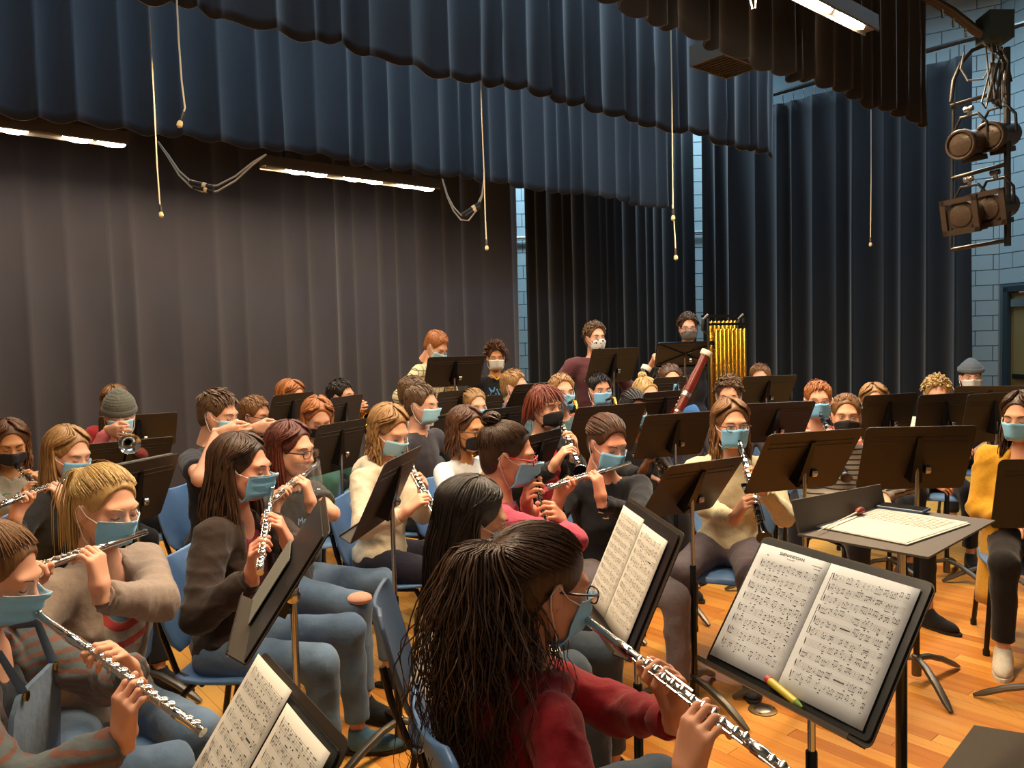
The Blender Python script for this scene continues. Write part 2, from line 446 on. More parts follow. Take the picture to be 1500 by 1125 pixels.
# door in the side wall
def wl(s, n, z): return w2b[1]+w2b[2]*s+w2b[3]*n+np.array([0, 0, z])
Mw = np.array([[w2b[2][0], -w2b[3][0], 0], [w2b[2][1], -w2b[3][1], 0], [0, 0, 1]])
dr = empty('door_1', wl(.8, 0, 0), 'tan door in a dark frame in the block wall at right', 'door'); dr['kind'] = 'structure'
q = MB(); q.box(wl(.62, -.05, 1.06), (.93, .045, 2.1), Mw); q.build('door_leaf', mat('tan_door', '#8f7a4c', .5, noise=.08, nscale=4), dr, smooth=False)
q = MB()
for s in (.13, 1.11): q.box(wl(s, -.02, 1.09), (.07, .12, 2.18), Mw)
q.box(wl(.62, -.02, 2.165), (1.05, .12, .07), Mw); q.build('door_frame', mat('frame_dark', '#2e3a40', .5), dr, smooth=False)
q = MB(); q.box(wl(.62, -.01, 1.98), (.85, .05, .1), Mw); q.build('door_closer', M_chrome, dr, smooth=False)
q = MB(); q.box(wl(.62, -.01, 1.02), (.8, .05, .06), Mw); q.build('push_bar', M_steel, dr, smooth=False)
# left, hall and ceiling shells
lc = stage(-6.5, -1.2); ld = stage(-6.5, 2.2)
w3 = wall('wall_left', (ld[0], ld[1]), (lc[0], lc[1]), 6.4)
w4 = wall('wall_upstage', (lc[0], lc[1]), wa, 6.4)
q = MB(); q.box((.8, 6.5, 6.5), (18, 14, .15)); c_ = q.build('ceiling', mat('ceiling_dark', '#2c3136', .9), smooth=False); c_['kind'] = 'structure'

# curtains -------------------------------------------------------
def velvet(name, col, rough=.9):
    m = mat(name, col, rough, noise=.28, nscale=2.2, sheen=.35, spec=.15, bump=.25, bscale=140, stretch=(1, 1, .5))
    return m
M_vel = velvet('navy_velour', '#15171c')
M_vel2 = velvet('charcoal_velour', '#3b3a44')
M_velb = velvet('border_velour', '#34363c')
def curtain(name, a, b, z0, z1, pw, amp, label, m, seed, cat='curtain', hemj=.03, side=1, group=None, gather=0.0, res=.014, sag=0):
    """pleated cloth from point a to b; folds vary in width and deepen towards the hem"""
    rgn = np.random.default_rng(seed); a = np.array([*a[:2], 0.]); b = np.array([*b[:2], 0.]); d = b-a; L = np.linalg.norm(d); d /= L; nn = np.array([d[1], -d[0], 0])*side
    n = int(L/res)+1; s = np.linspace(0, L, n)
    # phase with irregular pleat widths
    edges = [0.0]
    while edges[-1] < L: edges.append(edges[-1]+pw*rgn.uniform(.55, 1.5))
    ph = np.interp(s, edges, np.arange(len(edges))*2*math.pi)
    am = np.interp(s, edges, rgn.uniform(.55, 1.25, len(edges)))
    zs = np.linspace(z0, z1, 26); V = np.zeros((len(zs), n, 3))
    prof0 = np.sin(ph)+.35*np.sin(2*ph+1.1)+.12*np.sin(5*ph)
    sh1 = rgn.uniform(0, 6, 4)
    hem = hemj*(np.interp(s, edges, rgn.uniform(-1, 1, len(edges))))+.012*np.sin(ph)
    for i, z in enumerate(zs):
        t = (z1-z)/(z1-z0)
        dr_ = .035*np.sin(s*2.1+t*2.2+sh1[0])*t+.02*np.sin(s*5.3-t*3+sh1[1])*t
        prof = (1-2*np.abs(np.sin(ph/2+dr_*6))**.75)*.85+.25*np.sin(ph*.5+1.3+t)
        off = amp*am*(.55+.6*t)*prof
        V[i] = a+d[None]*(s+dr_*.6)[:, None]+nn[None]*off[:, None]
        V[i, :, 2] = z+(1-(z-z0)/(z1-z0))*hem - sag*np.sin(math.pi*s/L)*t
    idx = np.arange(len(zs)*n).reshape(len(zs), n)
    Q = np.stack([idx[:-1, :-1], idx[:-1, 1:], idx[1:, 1:], idx[1:, :-1]], -1).reshape(-1, 4)
    o = mesh_obj(name, V.reshape(-1, 3), Q, m, None, True, origin=tuple(a)); tag(o, label, cat, group)
    md = o.modifiers.new('thickness', 'SOLIDIFY'); md.thickness = .008
    return o
t_ = stage_t
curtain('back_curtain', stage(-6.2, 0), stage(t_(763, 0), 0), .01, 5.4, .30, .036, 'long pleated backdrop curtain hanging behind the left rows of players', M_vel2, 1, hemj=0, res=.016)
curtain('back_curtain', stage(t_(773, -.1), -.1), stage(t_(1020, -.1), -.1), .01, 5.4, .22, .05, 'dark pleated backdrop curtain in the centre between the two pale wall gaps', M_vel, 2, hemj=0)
rc0, rc1 = P(1034, 500, 11.2), P(1421, 500, 8.7)
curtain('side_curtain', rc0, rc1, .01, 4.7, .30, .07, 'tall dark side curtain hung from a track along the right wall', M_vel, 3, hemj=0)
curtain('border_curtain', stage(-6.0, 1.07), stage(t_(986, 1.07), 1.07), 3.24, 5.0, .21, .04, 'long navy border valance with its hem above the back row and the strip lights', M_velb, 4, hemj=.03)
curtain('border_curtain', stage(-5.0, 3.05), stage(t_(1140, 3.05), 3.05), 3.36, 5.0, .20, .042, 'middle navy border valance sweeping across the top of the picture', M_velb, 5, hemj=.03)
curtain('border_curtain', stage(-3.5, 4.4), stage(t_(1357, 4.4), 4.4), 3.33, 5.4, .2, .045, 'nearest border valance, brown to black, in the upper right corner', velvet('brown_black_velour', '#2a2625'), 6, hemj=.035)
# track over the side curtain
ra, rb = P(1030, 500, 11.2), P(1600, 500, 7.75)
q = MB(); q.tube([(ra[0], ra[1], 4.82), (rb[0], rb[1], 4.82)], .028, 8); tr = q.build('rail', M_steel)
trr = empty('curtain_track', (ra[0], ra[1], 4.82), 'metal curtain track above the tall dark side curtain', 'curtain track'); tr.parent = trr; tr.matrix_parent_inverse = Matrix.Translation(-Vector(trr.location))
for i in range(24):
    f = (i+.5)/24; p = rc0*(1-f)+rc1*f; p[2] = 4.74
    q = MB(); q.tube([p+np.array([0, 0, -.05]), p+np.array([0, 0, .07])], .008, 6); q.build('hook', M_steel, trr)

# strip lights ---------------------------------------------------
M_lamp = emis('lamp_glow', (1, .86, .62), 34)
M_lamph = mat('lamp_housing', '#6f655a', .5, .3)
def strip(t0, t1, o_, z, lamps, label, lw=.045):
    p0 = stage(t0, o_, z); p1 = stage(t1, o_, z)
    r = empty('strip_light', tuple(p0), label, 'stage light', 'border strip lights')
    M = np.array([[UX[0], VX[0], 0], [UX[1], VX[1], 0], [0, 0, 1]])
    q = MB(); L = t1-t0; h = .10
    sec = [(-lw*1.3, .10), (-lw*1.5, 0.01), (-lw*1.35, 0), (-lw*1.25, .02), (lw*1.25, .02), (lw*1.35, 0), (lw*1.5, .01), (lw*1.3, .10)]
    V = [stage(t, o_, z)+VX*x+np.array([0, 0, zz]) for t in (t0, t1) for x, zz in sec]; n = len(sec)
    q.add(V, [(i, (i+1) % n, n+(i+1) % n, n+i) for i in range(n)]+[tuple(range(n))[::-1], tuple(range(n, 2*n))]); q.build('housing', M_lamph, r, smooth=False)
    for (a, b) in lamps:
        q = MB(); c = (stage(a, o_, z)+stage(b, o_, z))/2+np.array([0, 0, .012]); q.sphere(c, ((b-a)/2*.97, lw, .03), 16, 8, M); q.build('lamp', M_lamp, r)
    for t in np.arange(t0+.2, t1, 1.0):
        q = MB(); q.tube([stage(t, o_, z+.1), stage(t, o_, z+.34)], .012, 6); q.build('hanger', M_steel, r)
    q = MB(); q.tube([stage(t0-.05, o_, z+.36), stage(t1+.05, o_, z+.36)], .024, 8); q.build('batten_pipe', M_steel, r)
    return r
def lampt(pairs, o_): return [(t_(a, o_), t_(b, o_)) for a, b in pairs]
strip(t_(398, .75), t_(648, .75), .75, 3.16, lampt([(430, 459), (462, 491), (514, 541), (543, 571), (591, 617), (619, 645)], .75), 'strip light with three lit lamp pairs under the border, left of centre')
strip(-4.9, t_(203, .75), .75, 3.19, lampt([(-60, -30), (-26, 15), (19, 64), (110, 156), (160, 203)], .75), 'strip light with glowing lamps at the left edge of the picture')
strip(-3.2, t_(1279, 4.96), 4.96, 3.4, lampt([(1010, 1080), (1090, 1160), (1168, 1222), (1226, 1268)], 4.96)+[(-3.1+.62*i, -2.75+.62*i) for i in range(3)], 'near strip light glowing against the dark border at upper right', lw=.03)
# panel with louvres hanging by the near border
pc = P(1062, 84, 5.1)
pn = empty('louvred_fixture', tuple(pc), 'brown louvred lamp box hanging under the hem of the near border', 'stage light')
Mu = np.array([[UX[0], VX[0], 0], [UX[1], VX[1], 0], [0, 0, 1]])
q = MB()
for x in (-.2, .2): q.box(pc+UX*x, (.015, .26, .13), Mu)
for y in (-.13, .13): q.box(pc+VX*y, (.4, .012, .13), Mu)
q.box(pc+np.array([0, 0, .065]), (.4, .26, .01), Mu); q.build('housing', M_lamph, pn, smooth=False)
for i in range(9): q = MB(); q.box(pc+UX*(-.16+.04*i)+np.array([0, 0, -.03]), (.005, .24, .06), Mu); q.build('louvre', M_lamph, pn, smooth=False)
q = MB(); q.tube([pc+np.array([0, 0, .07]), pc+np.array([0, 0, .6])], .012, 6); q.build('hanger', M_steel, pn)

# hanging microphones -------------------------------------------
M_cord = mat('mic_cord', '#e6d6b4', .6)
M_mic = mat('mic_cream', '#e0c890', .5)
def hang(pts, D, label, top=None):
    W = [P(x, y, D) for x, y in pts]; W[0] = W[0]+np.array([0, 0, 1.2]) if top is None else W[0]
    r = empty('hanging_microphone', tuple(W[-1]), label, 'microphone', 'hanging choir microphones')
    q = MB(); q.tube(W, .0042, 6); q.build('cord', M_cord, r)
    e = W[-1]; d = nrm(W[-1]-W[-2])
    q = MB(); q.tube([e-d*.055, e-d*.04, e-d*.01], [.006, .009, .009], 8); q.build('mic_body', M_black, r)
    q = MB(); q.tube([e-d*.012, e+d*.0, e+d*.016, e+d*.024], [.007, .013, .013, .005], 10); q.build('mic_capsule', M_mic, r)
hang([(217, 0), (221, 60), (226, 150), (230, 240), (234, 296), (236, 313)], 4.6, 'leftmost hanging microphone on a long pale cord')
hang([(258, 0), (262, 60), (266, 118), (271, 158), (264, 180)], 3.6, 'short hanging microphone with bent tip just right of the leftmost one')
hang([(704, 95), (706, 170), (709, 250), (711, 320), (713, 362)], 5.4, 'hanging microphone left of centre against the backdrop curtain')
hang([(982, 15), (984, 120), (985, 220), (986, 318)], 5.0, 'hanging microphone on a doubled cord in front of the centre curtain')
hang([(985, 300), (987, 322), (989, 350), (990, 376)], 5.02, 'small lower microphone below the doubled cord at centre', top=1)
hang([(1276, 165), (1276, 260), (1275, 357)], 6.8, 'thin hanging microphone in front of the tall right side curtain')
q = MB(); q.tube([P(1097, -30, 3.9), P(1099, 0, 3.9), P(1102, 13, 3.9), P(1106, 12, 3.9), P(1107, 0, 3.9), P(1106, -30, 3.9)], .0045, 6)
tag(q.build('hanging_cord', M_cord), 'short looped pale cord hanging at the top edge before the near border', 'cord')
# cable swags with connectors
M_cable = mat('cable_grey', '#8d8a86', .5); M_tape = mat('tape_cream', '#cdbb9a', .6)
def swag(pts, D, con, label):
    W = [P(x, y, D+.0*x) for x, y in pts]
    r = empty('power_cable', tuple(W[0]), label, 'cable', 'cable swags')
    for dz in (0, -.045):
        q = MB(); n = len(W)
        pp = [p+np.array([0, 0, dz*math.sin(math.pi*i/(n-1))]) for i, p in enumerate(W)]; q.tube(pp, .007, 6); q.build('cable', M_cable, r)
    c0, c1 = P(*con[0], D), P(*con[1], D)
    for k in (0, 1):
        off = np.array([0, 0, -.03*k]); a = c0*(1-.15*k)+c1*.15*k+off; b = c1+off
        q = MB(); q.tube([a, a*.97+b*.03, a*.03+b*.97, b], [.012, .018, .018, .012], 8); cc = q.build('connector', M_black, r)
        q = MB(); q.tube([a*.45+b*.55, a*.3+b*.7], .0205, 8); q.build('tape', M_tape, cc, origin=r['_o'])
swag([(231, 207), (247, 228), (262, 250), (280, 266), (296, 272), (318, 272), (345, 258), (370, 238), (390, 226)], 5.7, ((277, 266), (313, 275)), 'cable pair with taped connectors swagging at the upper left')
swag([(648, 262), (655, 285), (664, 303), (675, 315), (686, 316), (698, 302), (706, 285), (709, 262)], 6.9, ((677, 315), (704, 297)), 'cable pair with taped connector beside the middle hanging microphone')

# lighting ladder at right --------------------------------------
LD = 4.5
lad = empty('light_ladder', tuple(P(1440, 120, LD)), 'black lighting ladder frame with rungs hanging at the upper right', 'lighting ladder')
M_lad = mat('ladder_black', '#23211f', .45, .5)
def L3(x, y, dd=0): return P(x, y, LD+dd)
q = MB()
a, b = L3(1475, 70), L3(1476, 360); q.tube([a, b], .018, 8); q.build('upright', M_lad, lad)
q = MB(); q.tube([L3(1397, 150, .15), L3(1393, 366, .15)], .009, 8); q.build('upright', M_lad, lad)
for (x0, y0, x1, y1) in ((1392, 156, 1476, 130), (1394, 262, 1476, 240), (1393, 366, 1476, 352)):
    q = MB(); q.tube([L3(x0, y0, .15), L3(x1, y1, 0)], .012, 10); q.build('rung', M_steel, lad)
# ring at top
q = MB(); q.tube([L3(1393, 150, .12), L3(1397, 118, .12), L3(1408, 92, .1), L3(1424, 74, .06), L3(1444, 66, .03), L3(1462, 72, 0), L3(1474, 92, 0), L3(1480, 120, 0)], .012, 8); q.build('top_bow', M_lad, lad)
q = MB(); M3 = np.array([R_, F_, U_]).T; q.box(L3(1457, 42, -.02), (.14, .14, .16), M3); q.build('clamp_box', mat('box_dark', '#2b3a3c', .5), lad, smooth=False)
q = MB(); q.tube([L3(1366, 0, .1)-UX*0+np.array([-.05, 0, .03]), L3(1396, 18, .05), L3(1428, 44, 0), L3(1452, 58, 0)], .028, 10); q.build('batten_pipe', mat('pipe_brown', '#5c4c38', .4, .6), lad)
for x, y in ((1380, 12), (1396, 26), (1414, 40)):
    q = MB(); q.tube([L3(x, y+2, -.03), L3(x+1, y+14, -.03)], .008, 6); q.build('shackle', M_chrome, lad)
for i in range(9):
    rr = random.Random(i); x0 = 1466+rr.uniform(-14, 16)
    q = MB(); pts = [L3(1440+i*4, 62+i, -.03), L3(x0-12+2*i, 90, -.04), L3(x0-6, 130+rr.uniform(-10, 10), -.05), L3(x0-14+i*2, 160+rr.uniform(-25, 6), -.05)]
    pts += [L3(x0-20+i*2, 150, -.06), L3(1450+i*3, 92, -.06)]
    q.tube(pts, .0055, 6); q.build('cable', M_black if i % 3 else M_cable, lad)
q = MB(); q.tube([L3(1412, 78, -.02), L3(1407, 100, -.02), L3(1418, 118, -.02), L3(1440, 116, -.02), L3(1452, 96, -.02), L3(1462, 74, -.02)], .006, 6); q.build('cable', M_cable, lad)
M_can = mat('fixture_brown', '#43362b', .45, .4, noise=.1); M_lens = mat('fresnel_lens', '#4e4136', .2, .2, bump=.6, bscale=60)
fx = [((1408, 212), 'upper left round-lens'), ((1450, 200), 'upper right round-lens'), ((1408, 316), 'lower left square-framed'), ((1447, 306), 'lower right square-framed')]
for i, ((x, y), nm) in enumerate(fx):
    c = L3(x, y, -.02); r = empty('stage_lamp', tuple(c), nm+' brown stage lamp on the hanging ladder', 'stage light', 'lamps on the ladder')
    ax = nrm(-F_*.5-R_*.8-U_*.22)                       # lens looks to the seats
    q = MB(); q.tube([c+ax*.005, c-ax*.012, c-ax*.05, c-ax*.22, c-ax*.25], [.085, .088, .078, .075, .05], 20); q.build('barrel', M_can, r)
    q = MB(); q.tube([c+ax*.001, c+ax*.012, c+ax*.022], [.07, .062, .02], 20); q.build('lens', M_lens, r)
    s1 = nrm(np.cross(ax, U_)); u1 = np.cross(s1, ax)
    if i < 2:
        q = MB(); th = np.linspace(0, 2*math.pi, 25); q.tube([c+ax*.012+(s1*math.cos(t)+u1*math.sin(t))*.078 for t in th], .009, 6, cap=False); q.build('bezel', M_can, r)
    else:
        q = MB(); Mm = np.array([s1, ax, u1]).T
        for dx, dz, sx, sz in ((-.09, 0, .03, .21), (.09, 0, .03, .21), (0, .09, .21, .03), (0, -.09, .21, .03)): q.box(c+ax*.015+s1*dx+u1*dz, (sx, .02, sz), Mm)
        q.build('gel_frame', M_can, r, smooth=False)
    q = MB(); m_ = c-ax*.13; q.tube([m_-s1*.085, m_-s1*.09+u1*.1, m_-s1*.05+u1*.16, m_+s1*.05+u1*.16, m_+s1*.09+u1*.1, m_+s1*.085], .009, 6); q.build('yoke', M_lad, r)
    q = MB(); q.tube([m_+u1*.16, m_+u1*.215], .012, 8); q.tube([m_+u1*.2-s1*.025, m_+u1*.2+s1*.025], .016, 8); q.build('clamp', M_chrome, r)
    q = MB(); q.box(m_-u1*.09, (.09, .12, .03), np.array([s1, ax, u1]).T); q.build('lamp_base', M_can, r, smooth=False)
# ================================================================ props
def chair(x, y, az, label, col=None, group='blue stacking chairs'):
    f = azv(az); r = np.array([f[1], -f[0], 0]); o = np.array([x, y, 0.])
    m = col or M_chair
    root = empty('stacking_chair', (x, y, 0), label, 'chair', group)
    def W(a, b, z): return o+r*a+f*b+np.array([0, 0, z])
    def shell(name, prof, widths, curve):
        V, n = [], 9
        for (b, z), w_ in zip(prof, widths):
            for i in range(n):
                u = -1+2*i/(n-1); V.append(W(u*w_, b+curve*u*u*.6, z+abs(curve)*u*u*.35))
        m_ = len(prof); Q = np.array([(i*n+j, i*n+j+1, (i+1)*n+j+1, (i+1)*n+j) for i in range(m_-1) for j in range(n-1)])
        ob = mesh_obj(name, V, Q, m, root); md = ob.modifiers.new('t', 'SOLIDIFY'); md.thickness = .014; md.offset = 0
        bv = ob.modifiers.new('b', 'BEVEL'); bv.width = .005; bv.segments = 2
        return ob
    shell('seat', [(.235, .425), (.225, .447), (.19, .456), (.1, .448), (0, .44), (-.1, .436), (-.17, .44), (-.2, .452)], [.19, .205, .215, .22, .22, .215, .205, .19], .02)
    shell('backrest', [(-.205, .52), (-.215, .56), (-.23, .62), (-.247, .68), (-.265, .75), (-.28, .81), (-.288, .84), (-.292, .85)], [.16, .2, .215, .22, .218, .208, .18, .14], .045)
    for s in (-1, 1):
        q = MB(); q.tube([W(s*.17, .16, .43), W(s*.19, .19, .39), W(s*.215, .22, .02)], .0125, 8); l = q.build('leg', M_steelb, root)
        q = MB(); q.tube([W(s*.215, .22, .0), W(s*.215, .22, .03)], .016, 8); q.build('foot_cap', M_rubber, l, origin=root['_o'])
        q = MB(); q.tube([W(s*.17, -.12, .43), W(s*.19, -.16, .39), W(s*.215, -.23, .02)], .0125, 8); l = q.build('leg', M_steelb, root)
        q = MB(); q.tube([W(s*.215, -.23, .0), W(s*.215, -.23, .03)], .016, 8); q.build('foot_cap', M_rubber, l, origin=root['_o'])
        q = MB(); q.tube([W(s*.17, .16, .43), W(s*.17, -.12, .43), W(s*.17, -.19, .46), W(s*.17, -.24, .6), W(s*.165, -.262, .7)], .011, 8); q.build('side_rail', M_steelb, root)
    q = MB(); q.tube([W(-.17, -.1, .42), W(.17, -.1, .42)], .011, 8); q.build('crossbar', M_steelb, root)
    return root
M_steelb = mat('chair_leg_brown', '#2a211b', .35, .5)

STF = {
'main': ((.79, 1.85, 1.08), -63, 35, .5, .38, -1), 'midfront': ((.40, 2.20, 1.12), -82, 24, .5, .36, -1),
'front_left': ((-.43, 1.48, .95), -56, 35, .5, .36, -1),
'S3': ((-.43, 3.02, 1.20), 80.4, 26, .48, .34, 1), 'S4': ((-.97, 4.39, 1.20), 65, 18, .46, .31, 1),
'S5': ((-1.59, 5.60, 1.30), 70, 17, .46, .31, 1, .93), 'S6': ((-1.28, 5.96, 1.25), 72, 15, .44, .3, 1, .88),
'S7': ((-2.62, 5.24, 1.03), 39, 40, .48, .31, 1, .85), 'S8': ((-1.77, 3.66, 1.11), 72, 24, .46, .34, 1, .97),
'S9': ((-2.46, 5.05, 1.22), 31, 38, .5, .32, 1, 1.06), 'S10': ((-.44, 6.22, 1.53), 20, 36, .48, .31, 1),
'S11': ((-.37, 5.47, 1.30), 52, 12, .46, .31, 1), 'S11b': ((-.24, 5.62, 1.24), 40, 15, .46, .31, 1),
'S12': ((-.02, 5.34, 1.18), 43, 28, .48, .31, 1), 'S12b': ((.06, 5.55, 1.13), 36, 28, .48, .31, 1, 1.0),
'S13': ((.20, 5.96, 1.31), 45, 34, .46, .3, 1, .93),
'S15': ((.17, 4.14, 1.14), 60, 24, .48, .32, 1), 'S16': ((.55, 4.22, 1.27), 29.5, 26, .48, .33, 1),
'S17': ((.98, 4.48, 1.19), 22, 28, .48, .31, 1), 'S18': ((.94, 3.70, 1.03), 30, 38, .44, .34, 1, .88),
'S19': ((1.28, 3.22, 1.22), 16.7, 34, .48, .34, 1), 'S20': ((1.84, 3.45, 1.20), -3, 22, .49, .33, 1),
'S21': ((2.63, 3.66, 1.00), -6, 12, .5, .31, 1, .86), 'S22': ((1.64, 4.69, 1.22), 11, 32, .48, .31, 1),
'S26': ((.89, 6.49, 1.56), 28, 24, .48, .31, 1, .98), 'S27': ((1.43, 6.26, 1.60), -4, 48, .48, .31, 1, 1.02),
'S28a': ((1.30, 6.02, 1.33), 30, 20, .44, .3, 1, .91), 'S28b': ((1.15, 5.70, 1.24), 34, 24, .42, .3, 1, .9),
'S29': ((2.08, 6.17, 1.31), 12, 32, .48, .31, 1), 'S30': ((2.77, 5.61, 1.18), 20, 15, .46, .31, 1, .9),
'S31a': ((2.84, 5.02, 1.22), 20, 8, .48, .32, 1), 'S31b': ((3.06, 4.85, 1.23), 18, 10, .48, .32, 1),
'S32': ((3.78, 6.05, 1.19), -20, 40, .5, .31, 1), }
DESK = {}
def stand(key, label, style='back', shelf_tint=None):
    v = STF[key]; c = np.array(v[0]); a = math.radians(v[1]); t = math.radians(v[2]); W, H, side = v[3], v[4], v[5]
    k = v[6] if len(v) > 6 else 1.0; c = CAM+(c-CAM)*k
    w_ = np.array([math.cos(a), math.sin(a), 0]); n = np.array([-math.sin(a), math.cos(a), 0])*side
    dn = n*math.sin(t)-np.array([0, 0, math.cos(t)]); up = -dn; fn = n*math.cos(t)+np.array([0, 0, math.sin(t)])
    mid = c+dn*H/2
    hub = mid-fn*.035+dn*.04
    root = empty('music_stand', (hub[0], hub[1], 0), label, 'music stand', 'black music stands')
    DESK[key] = dict(c=c, w=w_, dn=dn, fn=fn, W=W, H=H, n=n, root=root)
    q = MB(); loop = [mid+w_*x+up*y for x, y in rounded_rect(W, H, .022)]; q.poly(loop, -fn*.003)
    if style == 'round':
        pass
    d = q.build('desk', M_desk, root, smooth=False)
    for y in (.17, .24):
        q = MB(); q.tube([mid-w_*(W/2-.03)+up*(H*(.5-y))-fn*.003, mid+w_*(W/2-.03)+up*(H*(.5-y))-fn*.003], .0032, 6, flat=.8); q.build('ridge', M_desk, d, origin=root['_o'])
    # shelf lip at the bottom
    q = MB(); b = mid-up*H/2
    q.poly([b-w_*(W/2-.01), b+w_*(W/2-.01), b+w_*(W/2-.02)+fn*.05, b-w_*(W/2-.02)+fn*.05], up*.003); q.poly([b-w_*(W/2-.02)+fn*.05, b+w_*(W/2-.02)+fn*.05, b+w_*(W/2-.02)+fn*.052, b-w_*(W/2-.02)+fn*.052], up*.012)
    q.build('shelf', M_desk, root, smooth=False)
    if style == 'round':
        q = MB(); rr = [mid+w_*x+up*y-fn*.008 for x, y in rounded_rect(W, H, .03)]; rr.append(rr[0]); q.tube(rr, .007, 6, cap=False); q.build('rim', M_blackg, root)
        for sx in (-1, 1):
            for sy in (-1, 1):
                q = MB(); q.tube([mid-fn*.008, mid+w_*sx*W*.44+up*sy*H*.4-fn*.008], .005, 6); q.build('brace', M_blackg, root)
    else:
        # tapering channel that holds the pole
        q = MB(); p0 = mid+up*H*.34; p1 = mid-up*H*.30
        q.poly([p0-w_*.012-fn*.004, p0+w_*.012-fn*.004, p1+w_*.034-fn*.004, p1-w_*.034-fn*.004], -fn*.001)
        V = [p0-w_*.012-fn*.003, p0+w_*.012-fn*.003, p1+w_*.034-fn*.003, p1-w_*.034-fn*.003, p0-w_*.01-fn*.012, p0+w_*.01-fn*.012, p1+w_*.026-fn*.055, p1-w_*.026-fn*.055]
        q.add(V, [(0, 1, 2, 3), (7, 6, 5, 4), (0, 4, 5, 1), (1, 5, 6, 2), (2, 6, 7, 3), (3, 7, 4, 0)]); q.build('bracket', M_blackg, root, smooth=False)
    q = MB(); q.tube([hub+w_*.03, hub+w_*.034, hub+w_*.055, hub+w_*.058], [.012, .02, .02, .014], 14); q.build('knob', M_chrome, root)
    zt = hub[2]; zm = min(.62, zt-.25)
    g = np.array([hub[0], hub[1], 0])
    q = MB(); q.tube([g+[0, 0, zm-.05], g+[0, 0, zt+.02]], .0095, 12); q.build('inner_pole', M_chrome, root)
    q = MB(); q.tube([g+[0, 0, .05], g+[0, 0, zm], g+[0, 0, zm+.004]], [.014, .014, .011], 12); q.build('outer_pole', M_blackg, root)
    q = MB(); q.tube([g+[0, 0, .035], g+[0, 0, .13], g+[0, 0, .135]], [.021, .021, .015], 12); q.build('hub', M_base, root)
    for i in range(3):
        aa = a+math.radians(90*side+60+120*i); dv = np.array([math.cos(aa), math.sin(aa), 0])
        q = MB(); q.tube([g+dv*.015+[0, 0, .115], g+dv*.09+[0, 0, .105], g+dv*.19+[0, 0, .07], g+dv*.27+[0, 0, .03], g+dv*.31+[0, 0, .01]], [.013, .014, .015, .014, .008], 8, flat=1.3); q.build('leg', M_base, root)
    return root
